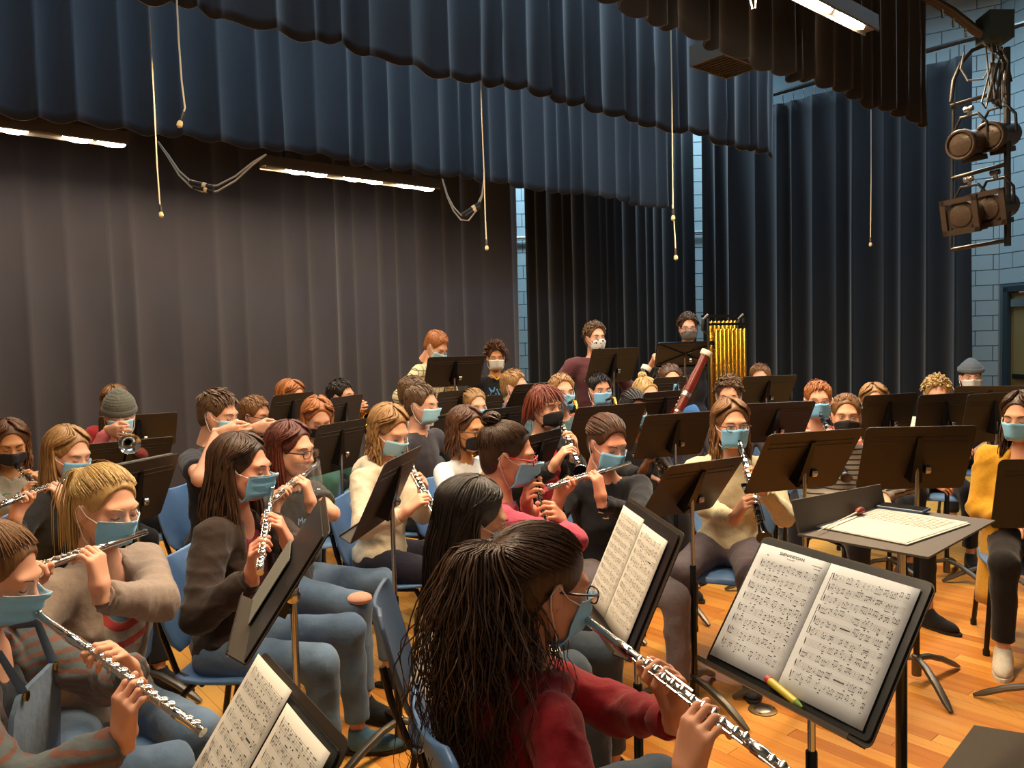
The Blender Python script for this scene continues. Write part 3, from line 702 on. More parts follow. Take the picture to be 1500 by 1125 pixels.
# ---------------------------------------------------------------- sheet music
def text_mesh(txt, size, mtl, parent, M, origin, name='printed_line', ext=0.0002):
    cu = bpy.data.curves.new('t', 'FONT'); cu.body = txt; cu.size = size; cu.align_x = 'CENTER'; cu.extrude = ext
    ob = bpy.data.objects.new('t', cu); me = bpy.data.meshes.new_from_object(ob); bpy.data.objects.remove(ob)
    n = len(me.vertices); co = np.zeros(n*3); me.vertices.foreach_get('co', co); co = co.reshape(-1, 3)
    Wd = co @ np.array(M['b']).T + np.array(M['o']) - np.array(origin)
    me.vertices.foreach_set('co', Wd.ravel()); me.update(); me.materials.append(mtl)
    o = bpy.data.objects.new(name, me); C.objects.link(o); o.parent = parent; return o
def sheet(o3, wx, wy, fn, W, H, label, title=None, rows=10, seed=0, curl=.006, group='sheet music', dens=1.0, brackets=None, x0=.08, x1=.94, mtl=None, under=True):
    """page: o3 = top-left corner, wx right, wy down"""
    rg = random.Random(seed); o3 = np.array(o3)
    n = 8
    def S(u, v, h=0): return o3+wx*(u*W)+wy*(v*H)+fn*(.0015+curl*math.sin(math.pi*u)*(.4+.6*v)+h)
    V = [S(i/n, j/n) for j in range(n+1) for i in range(n+1)]
    Q = np.array([(j*(n+1)+i, j*(n+1)+i+1, (j+1)*(n+1)+i+1, (j+1)*(n+1)+i) for j in range(n) for i in range(n)])
    root = mesh_obj('sheet_music', V, Q, mtl or M_paper, None, True, origin=tuple(o3)); tag(root, label, 'sheet music', group); root['_o'] = tuple(map(float, o3))
    md = root.modifiers.new('t', 'SOLIDIFY'); md.thickness = .0006
    q = MB(); e = .0009
    def quad(u0, v0, u1, v1):
        q.add([S(u0, v0, e), S(u1, v0, e), S(u1, v1, e), S(u0, v1, e)], [(0, 1, 2, 3)])
    def seg(u0, u1, v, th):
        k = 6
        for i in range(k): quad(u0+(u1-u0)*i/k, v, u0+(u1-u0)*(i+1)/k, v+th)
    top = .13 if title else .07
    ink = MB()
    for r in range(rows):
        v0 = top+(.93-top)*r/rows; sp = (.93-top)/rows*.5/4; a0 = x0+(.03 if r == 0 and title else 0)
        for l in range(5): seg(a0, x1, v0+l*sp, .0011)
        q2, q = q, ink
        u = a0+.012
        # clef squiggle
        for k in range(3): quad(a0+.004+.004*k, v0-sp*.8+k*sp, a0+.010+.004*k, v0+sp*(2.2+k))
        u = a0+.035
        while u < x1-.02:
            g = rg.random()
            if g < .16:
                u += .02*rg.random()+.02; continue
            if g < .24:
                quad(u, v0, u+.0016, v0+4*sp); u += .02; continue
            if g < .247:
                L_ = rg.uniform(.05, .14); quad(u, v0+1.5*sp, min(u+L_, x1-.01), v0+2.4*sp); u += L_+.03; continue
            ng = rg.choice((1, 2, 2, 3, 4)); st = []
            base = rg.uniform(0, 4)
            for k in range(ng):
                p = v0+sp*(base+rg.uniform(-1, 1)); w_ = .0085*.9
                c = S(u+w_/2, p, e); q.add([c+wx*W*w_*.62*math.cos(x)+wy*H*sp*.55*math.sin(x) for x in np.linspace(0, 5.24, 6)], [(0, 1, 2, 3, 4, 5)])
                s_ = -1 if base > 2 else 1
                quad(u+(w_ if s_ < 0 else 0), min(p, p+s_*sp*3), u+(w_ if s_ < 0 else 0)+.0016, max(p, p+s_*sp*3)); st.append((u, p+s_*sp*3)); u += rg.uniform(.014, .022)
                if u > x1-.01: break
            if len(st) > 1 and s_: quad(st[0][0], st[0][1], st[-1][0]+w_, st[0][1]+sp*.42)
            if rg.random() < .22: quad(u-.03, v0+5.4*sp, u-.012, v0+6.0*sp)
            u += rg.uniform(.012, .034)
        q = q2
    if brackets:
        for ra_, rb_ in brackets:
            va = top+(.93-top)*ra_/rows; vb = top+(.93-top)*(rb_+.5)/rows
            q2, q = q, ink; quad(x0-.018, va-.004, x0-.012, vb+.004); quad(x0-.018, va-.004, x0+.002, va); quad(x0-.018, vb, x0+.002, vb+.004); q = q2
    q.build('staff_lines', M_grey_ink, root, smooth=False); ink.build('notes', M_ink, root, smooth=False)
    B = np.array([wx, -wy, fn]).T
    if title:
        text_mesh(title, H*.036, M_ink, root, dict(b=B, o=S(.5, .052, e)), root['_o'], 'title')
        for u, v, s_, tx in ((.5, .072, .011, 'for concert band'), (.86, .062, .013, 'arranged for band'), (.87, .085, .012, 'duration 4:00'), (.17, .085, .013, 'flute')):
            text_mesh(tx, H*s_, M_grey_ink, root, dict(b=B, o=S(u, v, e)), root['_o'], 'printed_line')
    return root

# ---------------------------------------------------------------- instruments (built between two points)
def frame(d, hint=(0, 0, 1)):
    d = nrm(d); h = np.array(hint, float)
    if abs(d@nrm(h)) > .95: h = np.array([0, 1., .2])
    a = nrm(np.cross(d, h)); b = np.cross(a, d); return d, a, b
def flute(m, d, label, near=True, up=(0, 0, 1), L=.66, group='silver flutes'):
    """m = point of the lip plate, d = towards the foot"""
    d, a, b = frame(d, up); o = np.array(m)-d*.085
    r = empty('flute', tuple(o), label, 'flute', group); n = 14 if near else 8
    def T(x, r_=0.0, s=0.0): return o+d*x+b*r_+a*s
    q = MB(); q.tube([T(0), T(.004), T(.21)], [.008, .0095, .0098], n); q.build('head_joint', M_silver, r)
    q = MB(); q.tube([T(-.006), T(.004)], [.009, .0105], n); q.build('crown', M_silver, r)
    q = MB(); q.sphere(T(.085, .008), (.018, .012, .004), 12, 6, np.array([d, a, b]).T); q.build('lip_plate', M_silver, r)
    q = MB(); q.tube([T(.2), T(.204), T(.245), T(.25)], [.0098, .0115, .0115, .0098], n); q.build('barrel_ring', M_silver, r)
    q = MB(); q.tube([T(.245), T(.585)], .0097, n); q.build('body_joint', M_silver, r)
    q = MB(); q.tube([T(.572), T(.575), T(.6), T(.604), T(L), T(L+.003)], [.0098, .0112, .0112, .0098, .0098, .011], n); q.build('foot_joint', M_silver, r)
    xs = [.285, .305, .33, .355, .38, .405, .435, .46, .485, .51, .54, .56, .62, .64]
    kk = None
    if near:
        for i, x in enumerate(xs):
            sd = (.002, 0, -.002)[i % 3]; rad = .0075 if i not in (12, 13) else .0082
            q = MB(); q.tube([T(x, .0095, sd), T(x, .0125, sd), T(x, .0145, sd), T(x, .0155, sd)], [rad*.9, rad*.9, rad, rad*.72], 12); q.build('key', M_silver, r)
    else:
        q = MB()
        for x in xs: q.tube([T(x, .009), T(x, .0155)], .0075, 6)
        q.build('keys', M_silver, r)
    q = MB(); q.tube([T(.275, .012, .011), T(.565, .012, .011)], .0022, 6); q.tube([T(.6, .012, .011), T(.65, .012, .011)], .0022, 6); q.tube([T(.29, .006, -.0125), T(.42, .006, -.0125)], .0018, 6)
    for x in np.arange(.275, .57, .033): q.tube([T(x, .0, .0095), T(x, .014, .011)], .0022, 5); q.sphere(T(x, .013, .011), .0034, 6, 4)
    q.build('key_rods', M_silver, r)
    return r
def clarinet(m, d, label, near=True, L=.64, mtl=None, metal=None, group='clarinets', name='clarinet'):
    d, a, b = frame(d, (0, 0, 1)); o = np.array(m)
    r = empty(name, tuple(o), label, 'clarinet' if name == 'clarinet' else name, group); n = 14 if near else 8; mtl = mtl or M_blackg; metal = metal or M_silver
    def T(x, u=0.0, s=0.0): return o+d*x+b*u+a*s
    q = MB(); q.tube([T(-.012), T(.01), T(.045), T(.06)], [.004, .008, .0125, .0135], n); q.build('mouthpiece', M_blackg, r)
    q = MB(); q.tube([T(.02), T(.045)], [.0125, .0145], n); q.build('ligature', metal, r)
    q = MB(); q.tube([T(.06), T(.065), T(.12), T(.125)], [.014, .0165, .016, .014], n); q.build('barrel', mtl, r)
    q = MB(); q.tube([T(.125), T(.34)], .0135, n); q.build('upper_joint', mtl, r)
    q = MB(); q.tube([T(.34), T(.565)], .0142, n); q.build('lower_joint', mtl, r)
    q = MB(); q.tube([T(.56), T(.58), T(.61), T(.63), T(L)], [.0145, .017, .022, .029, .034], n); q.build('bell', mtl, r)
    for x in (.124, .34, .562, L-.002):
        q = MB(); rr = .0155 if x < .6 else .0348; q.tube([T(x-.004), T(x+.004)], rr, n, cap=False); q.build('ring', metal, r)
    q = MB()
    for x in (.16, .2, .235, .27, .3, .37, .41, .445, .48, .52, .54):
        q.tube([T(x, .012), T(x, .019)], .0088, 8)
        q.tube([T(x+.01, .006, .015), T(x+.01, .006, .021)], .0068, 7)
    q.tube([T(.15, .012, .016), T(.33, .012, .016)], .003, 6); q.tube([T(.35, .012, .016), T(.55, .012, .016)], .003, 6); q.tube([T(.36, .008, -.017), T(.55, .008, -.017)], .003, 6); q.tube([T(.15, .0, -.017), T(.33, .0, -.017)], .003, 6)
    q.build('keywork', metal, r)
    return r
def sax(m, f, label, s=1.0, side=None, group='saxophones'):
    """alto/tenor held in front: neck from the mouth, body down, bow and bell"""
    f = nrm(f); rt = np.array([f[1], -f[0], 0]) if side is None else nrm(side); z = np.array([0, 0, 1.]); m = np.array(m)
    r = empty('saxophone', tuple(m), label, 'saxophone', group)
    def W(x, y, zz): return m+rt*x*s+f*y*s+z*zz*s
    q = MB(); q.tube([W(0, 0, 0), W(0, .035, .006), W(0, .06, .01)], [.006, .011, .011], 10); q.build('mouthpiece', M_black, r)
    q = MB(); q.tube([W(0, .05, .01), W(0, .1, .03), W(0, .15, .02), W(0, .18, -.02), W(0, .185, -.06)], [.008, .010, .012, .013, .014], 10); q.build('neck', M_brass, r)
    q = MB(); pts = [W(0, .185, -.055), W(.01, .17, -.2), W(.02, .14, -.38), W(.03, .12, -.5), W(.03, .13, -.56), W(.03, .17, -.6), W(.03, .22, -.585), W(.03, .25, -.53)]
    q.tube(pts, [.015, .02, .028, .034, .037, .04, .043, .045], 14); q.build('body', M_brass, r)
    q = MB(); q.tube([W(.03, .25, -.53), W(.03, .265, -.45), W(.03, .285, -.36), W(.03, .32, -.28), W(.03, .345, -.25)], [.045, .05, .056, .07, .085], 18, cap=False); ob = q.build('bell', M_brass, r); ob.modifiers.new('t', 'SOLIDIFY').thickness = .003
    q = MB()
    for i in range(9):
        t = i/8; c = W(.02*t, .185-.06*t, -.1-.38*t); q.tube([c+f*.022*s+rt*.006, c+f*(.034+.008*t)*s+rt*.006], (.011+.006*t)*s, 10)
        q.tube([c+rt*(.02+.012*t)*s, c+rt*(.032+.012*t)*s], .010*s, 8)
    for sx in (-.02, .025): q.tube([W(sx, .2, -.08), W(sx*1.5, .16, -.5)], .0035*s, 6)
    q.tube([W(.05, .3, -.45), W(.065, .27, -.45)], .026*s, 10); q.tube([W(.04, .22, -.3), W(.05, .3, -.36)], .004, 6)
    q.build('keywork', M_brass, r)
    return r
def trumpet(m, d, label, mtl=None, group='trumpets'):
    mtl = mtl or M_silver; d, a, b = frame(d, (0, 0, 1)); m = np.array(m)
    r = empty('trumpet', tuple(m), label, 'trumpet', group)
    def W(x, u, s=0.0): return m+d*x+b*u+a*s
    q = MB(); q.tube([W(0, 0), W(.006, 0), W(.02, 0), W(.08, 0)], [.013, .012, .006, .005], 10); q.build('mouthpiece', mtl, r)
    q = MB(); q.tube([W(.08, 0), W(.36, 0), W(.395, -.008), W(.41, -.035), W(.395, -.062), W(.36, -.07), W(.2, -.07)], .0065, 8); q.build('leadpipe', mtl, r)
    q = MB(); q.tube([W(.2, -.07, .02), W(.1, -.07, .02), W(.075, -.06, .02), W(.065, -.035, .02), W(.075, -.01, .02), W(.1, 0, .02), W(.3, 0, .02), W(.4, 0, .02), W(.45, 0, .02), W(.48, 0, .02), W(.495, 0, .02)], [.0065]*7+[.009, .018, .038, .06], 14, cap=False); q.build('bell', mtl, r)
    for i in range(3):
        x = .19+.028*i; q = MB(); q.tube([W(x, -.12, .01), W(x, -.118, .01), W(x, .02, .01), W(x, .022, .01)], [.008, .0125, .0125, .009], 12); q.build('valve', mtl, r)
        q = MB(); q.tube([W(x, .02, .01), W(x, .04, .01), W(x, .041, .01), W(x, .045, .01)], [.003, .003, .009, .009], 8); q.build('valve_button', mtl, r)
    q = MB(); q.tube([W(.19, -.05, .022), W(.14, -.05, .04), W(.14, -.02, .04), W(.19, -.02, .022)], .006, 8); q.build('valve_slide', mtl, r)
    return r
def bassoon(top, bot, label, mtl, metal, mouth=None, group='bassoons'):
    top = np.array(top); bot = np.array(bot); d, a, b = frame(bot-top, (0, 0, 1)); L = np.linalg.norm(bot-top)
    r = empty('bassoon', tuple(top), label, 'bassoon', group)
    def W(x, u=0.0, s=0.0): return top+d*x+b*u+a*s
    q = MB(); q.tube([W(0), W(.03), W(.035)], [.038, .038, .034], 14); q.build('bell_ring', M_white, r)
    q = MB(); q.tube([W(.03), W(.12), W(.2), W(.32)], [.031, .027, .033, .028], 14); q.build('bell_joint', mtl, r)
    q = MB(); q.tube([W(.32), W(L*.62)], [.028, .03], 14); q.build('long_joint', mtl, r)
    q = MB(); q.tube([W(L*.62), W(L*.62+.02)], .034, 14); q.tube([W(.31), W(.34)], .032, 14); q.build('band', metal, r)
    q = MB(); q.tube([W(L*.64, 0, 0), W(L)], [.036, .033], 14); q.tube([W(L*.62, 0, .05), W(L, 0, .03)], [.024, .022], 12); q.build('boot_joint', mtl, r)
    q = MB(); q.tube([W(L*.63, 0, .045), W(L*.36, 0, .05)], [.02, .014], 10); q.build('wing_joint', mtl, r)
    q = MB()
    for i in range(8):
        x = .35+(L-.5)*i/8; q.tube([W(x, .024), W(x, .036)], .010, 8)
    q.tube([W(.34, .032), W(L*.9, .034)], .003, 6); q.build('keywork', metal, r)
    if mouth is not None:
        q = MB(); e = W(L*.36, 0, .05); mm = np.array(mouth); q.tube([e, e+np.array([0, 0, .05]), (e*.5+mm*.5)+np.array([0, 0, .09]), mm*.8+e*.2+np.array([0, 0, .05]), mm], [.005, .005, .004, .0035, .003], 8); q.build('bocal', metal, r)
    return r
# ================================================================ people
SKIN = {k: mat('skin_'+k, c, .52, noise=.06, nscale=40, sss=.12, spec=.35) for k, c in
        dict(fair='#d9a184', pink='#d8957a', tan='#b98258', mid='#c98f6c', brown='#7b4c31', dim='#c48d70').items()}
def hairmat(name, c0, c1, rough=.42):
    key = 'hair_'+name
    if key in MATS: return MATS[key]
    m, nt, b = nmat(key); L = nt.links
    at = node(nt, 'ShaderNodeAttribute', attribute_name='tone'); tc = node(nt, 'ShaderNodeTexCoord')
    n = node(nt, 'ShaderNodeTexNoise', i_Scale=55.0, i_Detail=3.0); mp = node(nt, 'ShaderNodeMapping'); mp.inputs['Scale'].default_value = (2.2, 2.2, .35)
    L.new(tc.outputs['Object'], mp.inputs[0]); L.new(mp.outputs[0], n.inputs[0])
    a = node(nt, 'ShaderNodeMath', operation='MULTIPLY_ADD'); L.new(at.outputs['Fac'], a.inputs[0]); a.inputs[1].default_value = .55
    h = node(nt, 'ShaderNodeMath', operation='MULTIPLY_ADD'); L.new(n.outputs[0], h.inputs[0]); h.inputs[1].default_value = 1.3; h.inputs[2].default_value = -.42
    L.new(h.outputs[0], a.inputs[2])
    mx = node(nt, 'ShaderNodeMixRGB'); mx.inputs[1].default_value = (*srgb(c0), 1); mx.inputs[2].default_value = (*srgb(c1), 1); L.new(a.outputs[0], mx.inputs[0])
    mx.use_clamp = True
    L.new(mx.outputs[0], b.inputs['Base Color']); b.inputs['Roughness'].default_value = rough; b.inputs['Specular IOR Level'].default_value = .45
    bp = node(nt, 'ShaderNodeBump', i_Strength=.6, i_Distance=.002); L.new(n.outputs[0], bp.inputs['Height']); L.new(bp.outputs[0], b.inputs['Normal'])
    MATS[key] = m; return m
HAIR = dict(black=('#0d0908', '#241a15'), dark=('#1a100a', '#563a26'), brown=('#2c1a10', '#6b4429'), lbrown=('#4a2f1b', '#94693f'), dblond=('#6b4a2a', '#b98d57'),
            blond=('#8d6a3c', '#dcb978'), auburn=('#3d160c', '#8b3d22'), ginger=('#6e3a1a', '#c07a42'), curlbrown=('#2e2015', '#7d5c3e'), redbrown=('#2c120c', '#76392a'))
M_mask = {'blue': mat('mask_blue', '#8accf8', .8, noise=.06, nscale=40, bump=.3, bscale=200), 'black': mat('mask_black', '#1d1c22', .85, bump=.3, bscale=120),
          'white': mat('mask_white', '#d9d8d6', .8), 'pale': mat('mask_pale', '#a6d6ee', .8, noise=.05, bump=.3, bscale=200)}
def spotmask():
    m, nt, b = nmat('mask_spotted'); L = nt.links
    tc = node(nt, 'ShaderNodeTexCoord'); v = node(nt, 'ShaderNodeTexVoronoi', i_Scale=42.0); L.new(tc.outputs['Object'], v.inputs[0])
    cr = node(nt, 'ShaderNodeValToRGB'); cr.color_ramp.interpolation = 'CONSTANT'; e = cr.color_ramp.elements; e[0].color = (.01, .01, .01, 1); e[1].position = .36; e[1].color = (.75, .74, .72, 1)
    L.new(v.outputs['Distance'], cr.inputs[0]); L.new(cr.outputs[0], b.inputs['Base Color']); b.inputs['Roughness'].default_value = .8; return m
M_mask['spot'] = spotmask(); M_mask['grey'] = mat('mask_grey_print', '#66625f', .8, noise=.9, nscale=30)
EC = np.array([0, -.022, .037]); EA = np.array([.083, .107, .091])
def esurf(dirs, off=0.0):
    d = dirs/(np.linalg.norm(dirs, axis=-1, keepdims=True)+1e-9); return EC+d*(EA+off)

def make_head(h, female=False):
    f = Field((-.11, -.15, -.19), (.11, .14, .14), h); k = .02
    f.ell((0, -.02, .035), (.074, .095, .081), k); f.ell((0, .03, -.03), (.060, .062, .080), .03)
    cw = .03 if female else .036
    f.ell((0, .056, -.09), (cw, .028, .024), .025)
    for s in (-1, 1):
        f.cap((s*.056, -.008, -.035), (s*.034, .042, -.088), .018, .018, .03)
        f.ell((s*.036, .060, -.03), (.026, .022, .026), .02)
    f.ell((0, .074, .024), (.052, .018, .014), .02)
    f.cap((0, .089, .006), (0, .108, -.03), .0065, .0115, .012)
    for s in (-1, 1):
        f.ell((s*.012, .098, -.036), .0085, .008)
        f.ell((s*.031, .098, .002), (.018, .017, .012), .012, op=-1)
        f.ell((s*.031, .0735, .001), .0145, .004)
        f.ell((s*.077, -.006, -.008), (.009, .017, .030), .006, M=[[.93, .36, 0], [-.36, .93, 0], [0, 0, 1]])
        f.ell((s*.086, .0, -.006), (.006, .009, .018), .006, op=-1, M=[[.93, .36, 0], [-.36, .93, 0], [0, 0, 1]])
    f.cap((-.016, .092, -.061), (.016, .092, -.061), .0065, k=.006); f.cap((-.013, .091, -.069), (.013, .091, -.069), .0065, k=.006)
    f.cap((0, -.025, -.06), (0, -.04, -.2), .05, .052, .02)
    V, Q = f.mesh(); return relax(V, Q, 2), Q
HEADS = {}
def head_mesh(h, fem):
    if (h, fem) not in HEADS: HEADS[(h, fem)] = make_head(h, fem)
    return HEADS[(h, fem)]

def make_hand(h, side, curl, thumb=1.0, spread=.0, sc=1.0):
    """local: wrist at origin, fingers +Y, back of hand +Z, thumb at side*X"""
    f = Field((-.075, -.05, -.11), (.075, .2, .05), h)
    f.cap((0, -.045, 0), (0, .0, 0), .024, .023, .015); f.cap((-.008, .0, 0), (.008, .0, 0), .021, .021, .015)
    for i, x in enumerate((.029, .010, -.010, -.028)):
        f.cap((side*x*.6, .01, 0), (side*x, .082-.004*abs(i-1), -.002), .0155, .0105, .014)
    f.cap((side*.02, .02, -.006), (side*.036, .045, -.014), .017, .013, .012)
    for i, (x, L) in enumerate(((.029, .072), (.010, .080), (-.010, .075), (-.028, .060))):
        c = curl[i] if hasattr(curl, '__len__') else curl
        p = np.array([side*x, .084-.004*abs(i-1), -.002]); a = 0; r = .0088 if i < 3 else .0076
        sx = side*(1.5-i)*spread
        for j, (fr, w_) in enumerate(((.46, 1.0), (.31, 1.25), (.23, .8))):
            a += math.radians(c*w_); dd = nrm([sx, math.cos(a), -math.sin(a)]); e = p+dd*L*fr
            f.cap(p, e, r, r*.92, .0035); p = e; r *= .92
    t = thumb; p0 = np.array([side*.03, .032, -.012]); p1 = p0+np.array([side*.020, .026, -.016*t]); p2 = p1+np.array([-side*.006*t, .027, -.018*t]); p3 = p2+np.array([-side*.008*t, .018, -.008])
    f.cap(p0, p1, .0135, .0115, .01); f.cap(p1, p2, .0115, .010, .005); f.cap(p2, p3, .010, .0085, .004)
    V, Q = f.mesh(); V = relax(V, Q, 1)
    return V*sc, Q
HCACHE = {}
def hand_mesh(h, side, curl, thumb, spread):
    key = (h, side, str(curl), thumb, spread)
    if key not in HCACHE: HCACHE[key] = make_hand(h, side, curl, thumb, spread)
    return HCACHE[key]
def rotbasis(az, pitch=0, roll=0):
    """columns right, forward, up for a head facing azimuth az, pitched down"""
    f = azv(az); r = np.array([f[1], -f[0], 0]); u = np.array([0, 0, 1.]); p = math.radians(pitch)
    f2 = f*math.cos(p)-u*math.sin(p); u2 = u*math.cos(p)+f*math.sin(p); ro = math.radians(roll)
    r3 = r*math.cos(ro)+u2*math.sin(ro); u3 = u2*math.cos(ro)-r*math.sin(ro)
    return np.stack([r3, f2, u3], 1)

# ---- hair ------------------------------------------------------
def cap_mesh(h, kind='short', vol=0.0, rough=0.0):
    f = Field((-.13, -.17, -.14), (.13, .13, .17), h)
    f.ell(EC, EA-.002+vol, .01)
    f.ell((0, -.055, -.025), (.066+vol, .055+vol, .072), .03)
    if kind == 'full':
        for s in (-1, 1): f.ell((s*.07, -.03, -.02), (.022+vol, .05, .07), .03)
    f.cut_plane((0, .78, -.625), .030, .012); f.ell((0, .097, .006), (.067 if kind == 'short' else .062, .082, .083), .008, op=-1)
    for s in (-1, 1): f.ell((s*.088, .012, -.02), (.022, .03, .034), .012, op=-1)
    V, Q = f.mesh(); V = relax(V, Q, 1)
    if rough: V = wrinkle(V, Q, rough, 95, 3)
    return V, Q
def sph(alpha, phi):
    return np.stack([np.sin(phi)*np.sin(alpha), np.sin(phi)*np.cos(alpha), np.cos(phi)], -1)
def hair(root, B, Hc, s, style, col, down, fine, seed, length=.3, part=.02, tiex=0.0, wav=0.0, bunpos=None, vol=1.0, n=None):
    rg = np.random.default_rng(seed); hm = hairmat(col, *HAIR[col]); W = lambda V: Hc+(V*s) @ B.T
    hcap = {0: .012, 1: .008, 2: .0055}[fine]; parts = []; tone = []
    def add(V, Q, t): parts.append((V, Q)); tone.append(np.full(len(V), t) if np.isscalar(t) else t)
    K = 9
    dl = B.T @ np.array([0, 0, -1.0])               # world down in head space
    if style in ('pony', 'bun', 'braids', 'low_pony'):
        V, Q = cap_mesh(hcap, 'short'); add(V, Q, .35)
        tie = np.array(bunpos) if bunpos is not None else np.array([0, -.105, .06])
        td = nrm((tie-EC)/EA)
        N = {0: 70, 1: 200, 2: 700}[fine]
        al = rg.uniform(-math.pi, math.pi, N); ph = rg.uniform(.2, 1.0, N)
        # roots spread over the scalp, denser at the hairline
        phm = np.interp(np.abs(al), [0, .5, .9, 1.3, 1.7, 2.2, 3.2], [.86, .9, 1.15, 1.5, 1.62, 1.95, 2.0]); ph = phm*np.sqrt(rg.uniform(.1, 1, N))
        r0 = sph(al, ph); t = np.linspace(0, 1, K)
        dots = np.clip(r0 @ td, -1, 1); om = np.arccos(dots)[:, None]
        a = np.sin((1-t)[None]*om)/np.sin(om+1e-6); b = np.sin(t[None]*om)/np.sin(om+1e-6)
        D = a[..., None]*r0[:, None]+b[..., None]*td
        Pth = esurf(D, .001+.004*rg.uniform(0, 1, (N, 1, 1)))
        Pth += .0035*np.sin(t*9+rg.uniform(0, 6, (N, 1)))[..., None]*nrm(rg.normal(size=3))*rg.uniform(0, 1, (N, 1, 1))
        rad = (.0034 if fine == 2 else .0062)*np.ones((N, K)); rad[:, 0] *= .3; rad[:, 1] *= .7
        V, Q, tt = locks_mesh(Pth, rad, 3, .6); add(V, Q, tt)
        if fine == 2:       # loose flyaway strands
            n2 = 40; q = rg.integers(0, N, n2); F2 = Pth[q]+rg.normal(size=(n2, 1, 3))*.004+np.linspace(0, 1, K)[None, :, None]*rg.normal(size=(n2, 1, 3))*.010
            V, Q, tt = locks_mesh(F2, np.full((n2, K), .0006), 3, 1); add(V, Q, tt)
    if style in ('pony', 'low_pony'):
        N = n or {0: 16, 1: 60, 2: 420}[fine]; K2 = 20 if fine == 2 else 12; t = np.linspace(0, 1, K2)
        out = nrm(tie-EC); Ls = length*rg.uniform(.6, 1.0, N); sp = rg.normal(size=(N, 3)); sp -= (sp@dl)[:, None]*dl
        sp *= .5*vol
        base = tie+out*.008
        Pth = np.zeros((N, K2, 3)); pp = np.tile(base, (N, 1))+sp*.010
        for i in range(K2):
            Pth[:, i] = pp; w_ = min(1, t[i]*length*14); dr = out*(1-w_)*1.0+dl*w_
            pp = pp+(dr+sp*(.30*(1-t[i])*(1 if t[i] < .5 else .15)))*(Ls/(K2-1))[:, None]
        if wav:
            n1 = rg.normal(size=(N, 1, 3)); n2 = rg.normal(size=(N, 1, 3)); n1 /= np.linalg.norm(n1, axis=2, keepdims=True); n2 /= np.linalg.norm(n2, axis=2, keepdims=True)
            ph = rg.uniform(0, 6.3, (N, 1)); fq = rg.uniform(20, 36, (N, 1)); am = wav*np.minimum(1, t*2.2)[None]
            Pth += n1*(am*np.sin(t[None]*fq+ph))[..., None]+n2*(am*np.cos(t[None]*fq+ph))[..., None]
        rad = (.0023 if fine == 2 else (.011 if fine == 1 else .014))*np.ones((N, K2))*(1-.75*t[None]**2); V, Q, tt = locks_mesh(Pth, rad, 3, .8); add(V, Q, tt)
        if fine == 2:
            ft = Field((-.06, -.06, -.06), (.06, .06, .06), .006); th = np.linspace(0, 6.28, 13)
            s1 = nrm(np.cross(out, [1, .1, 0])); s2 = np.cross(out, s1); q = MB(); q.tube([base+(s1*math.cos(x)+s2*math.sin(x))*.019 for x in th], .006, 6, cap=False)
            mesh_obj('hair_tie', W(np.array(q.v)), np.array(q.f), M_black, root)
    if style == 'bun':
        N = {0: 14, 1: 46, 2: 60}[fine]; c = tie+nrm(tie-EC)*.022; K2 = 14; t = np.linspace(0, 1, K2)
        ax = rg.normal(size=(N, 3)); ax /= np.linalg.norm(ax, axis=1, keepdims=True); u = np.cross(ax, rg.normal(size=3)); u /= np.linalg.norm(u, axis=1, keepdims=True); v = np.cross(ax, u)
        R = rg.uniform(.02, .036, N)[:, None, None]; A = (t*rg.uniform(3.2, 5.5, (N, 1)))[..., None]
        Pth = c+R*(np.cos(A)*u[:, None]+np.sin(A)*v[:, None]); V, Q, tt = locks_mesh(Pth, np.full((N, K2), .0065), 4, .6); add(V, Q, tt)
    if style == 'braids':
        for q0 in np.linspace(-1, 1, 9):
            t = np.linspace(0, 1, 14); y = .07-.17*t; x = q0*.062+0*t; dirs = np.stack([x/EA[0]*.9, (y-EC[1])/EA[1], .65-.2*t+0*t], -1); Pb = esurf(dirs, .004)
            V, Q, tt = locks_mesh(Pb[None], np.full((1, 14), .008)*(1+.25*np.sin(t*38))[None], 6, .8); add(V, Q, tt)
    if style in ('long', 'bob', 'side_long'):
        V, Q = cap_mesh(hcap, 'full', .0); add(V, Q, .35)
        N = {0: 84, 1: 250, 2: 520}[fine]; K1, K2 = (6, 8) if fine == 0 else (8, 12)
        al = rg.uniform(-math.pi, math.pi, N); al = np.where(np.abs(al) < .35, al+np.sign(al)*1.2, al)
        sg = np.sign(al); tgt = np.where(np.abs(al) < 1.45, sg*rg.uniform(1.35, 1.75, N), al)
        st = np.where(np.abs(al) < 1.3, rg.uniform(.0, 1.0, N), rg.uniform(.0, 1.1, N)); t = np.linspace(0, 1, K1)
        phi = st[:, None]+(1.62-st)[:, None]*t[None]; alf = al[:, None]+(tgt-al)[:, None]*np.clip((phi-.75)/.75, 0, 1)
        D = sph(alf, phi); D[..., 0] += part*8*np.maximum(0, 1-phi*1.6)*1.0; P1 = esurf(D, .003+.008*rg.uniform(0, 1, (N, 1, 1)))
        L = length*rg.uniform(.72, 1.0, N); P2 = np.zeros((N, K2, 3)); t2 = np.linspace(0, 1, K2+1)[1:]
        last = P1[:, -1]; d0 = last-P1[:, -2]; d0 /= np.linalg.norm(d0, axis=1, keepdims=True); outw = last-EC; outw[:, 2] = 0; outw -= (outw@dl)[:, None]*dl; outw /= np.linalg.norm(outw, axis=1, keepdims=True)
        pp = last.copy(); back = np.where(np.abs(last[:, 1]) > -9, np.where(last[:, 1] < -.02, 1., 0.), 0)
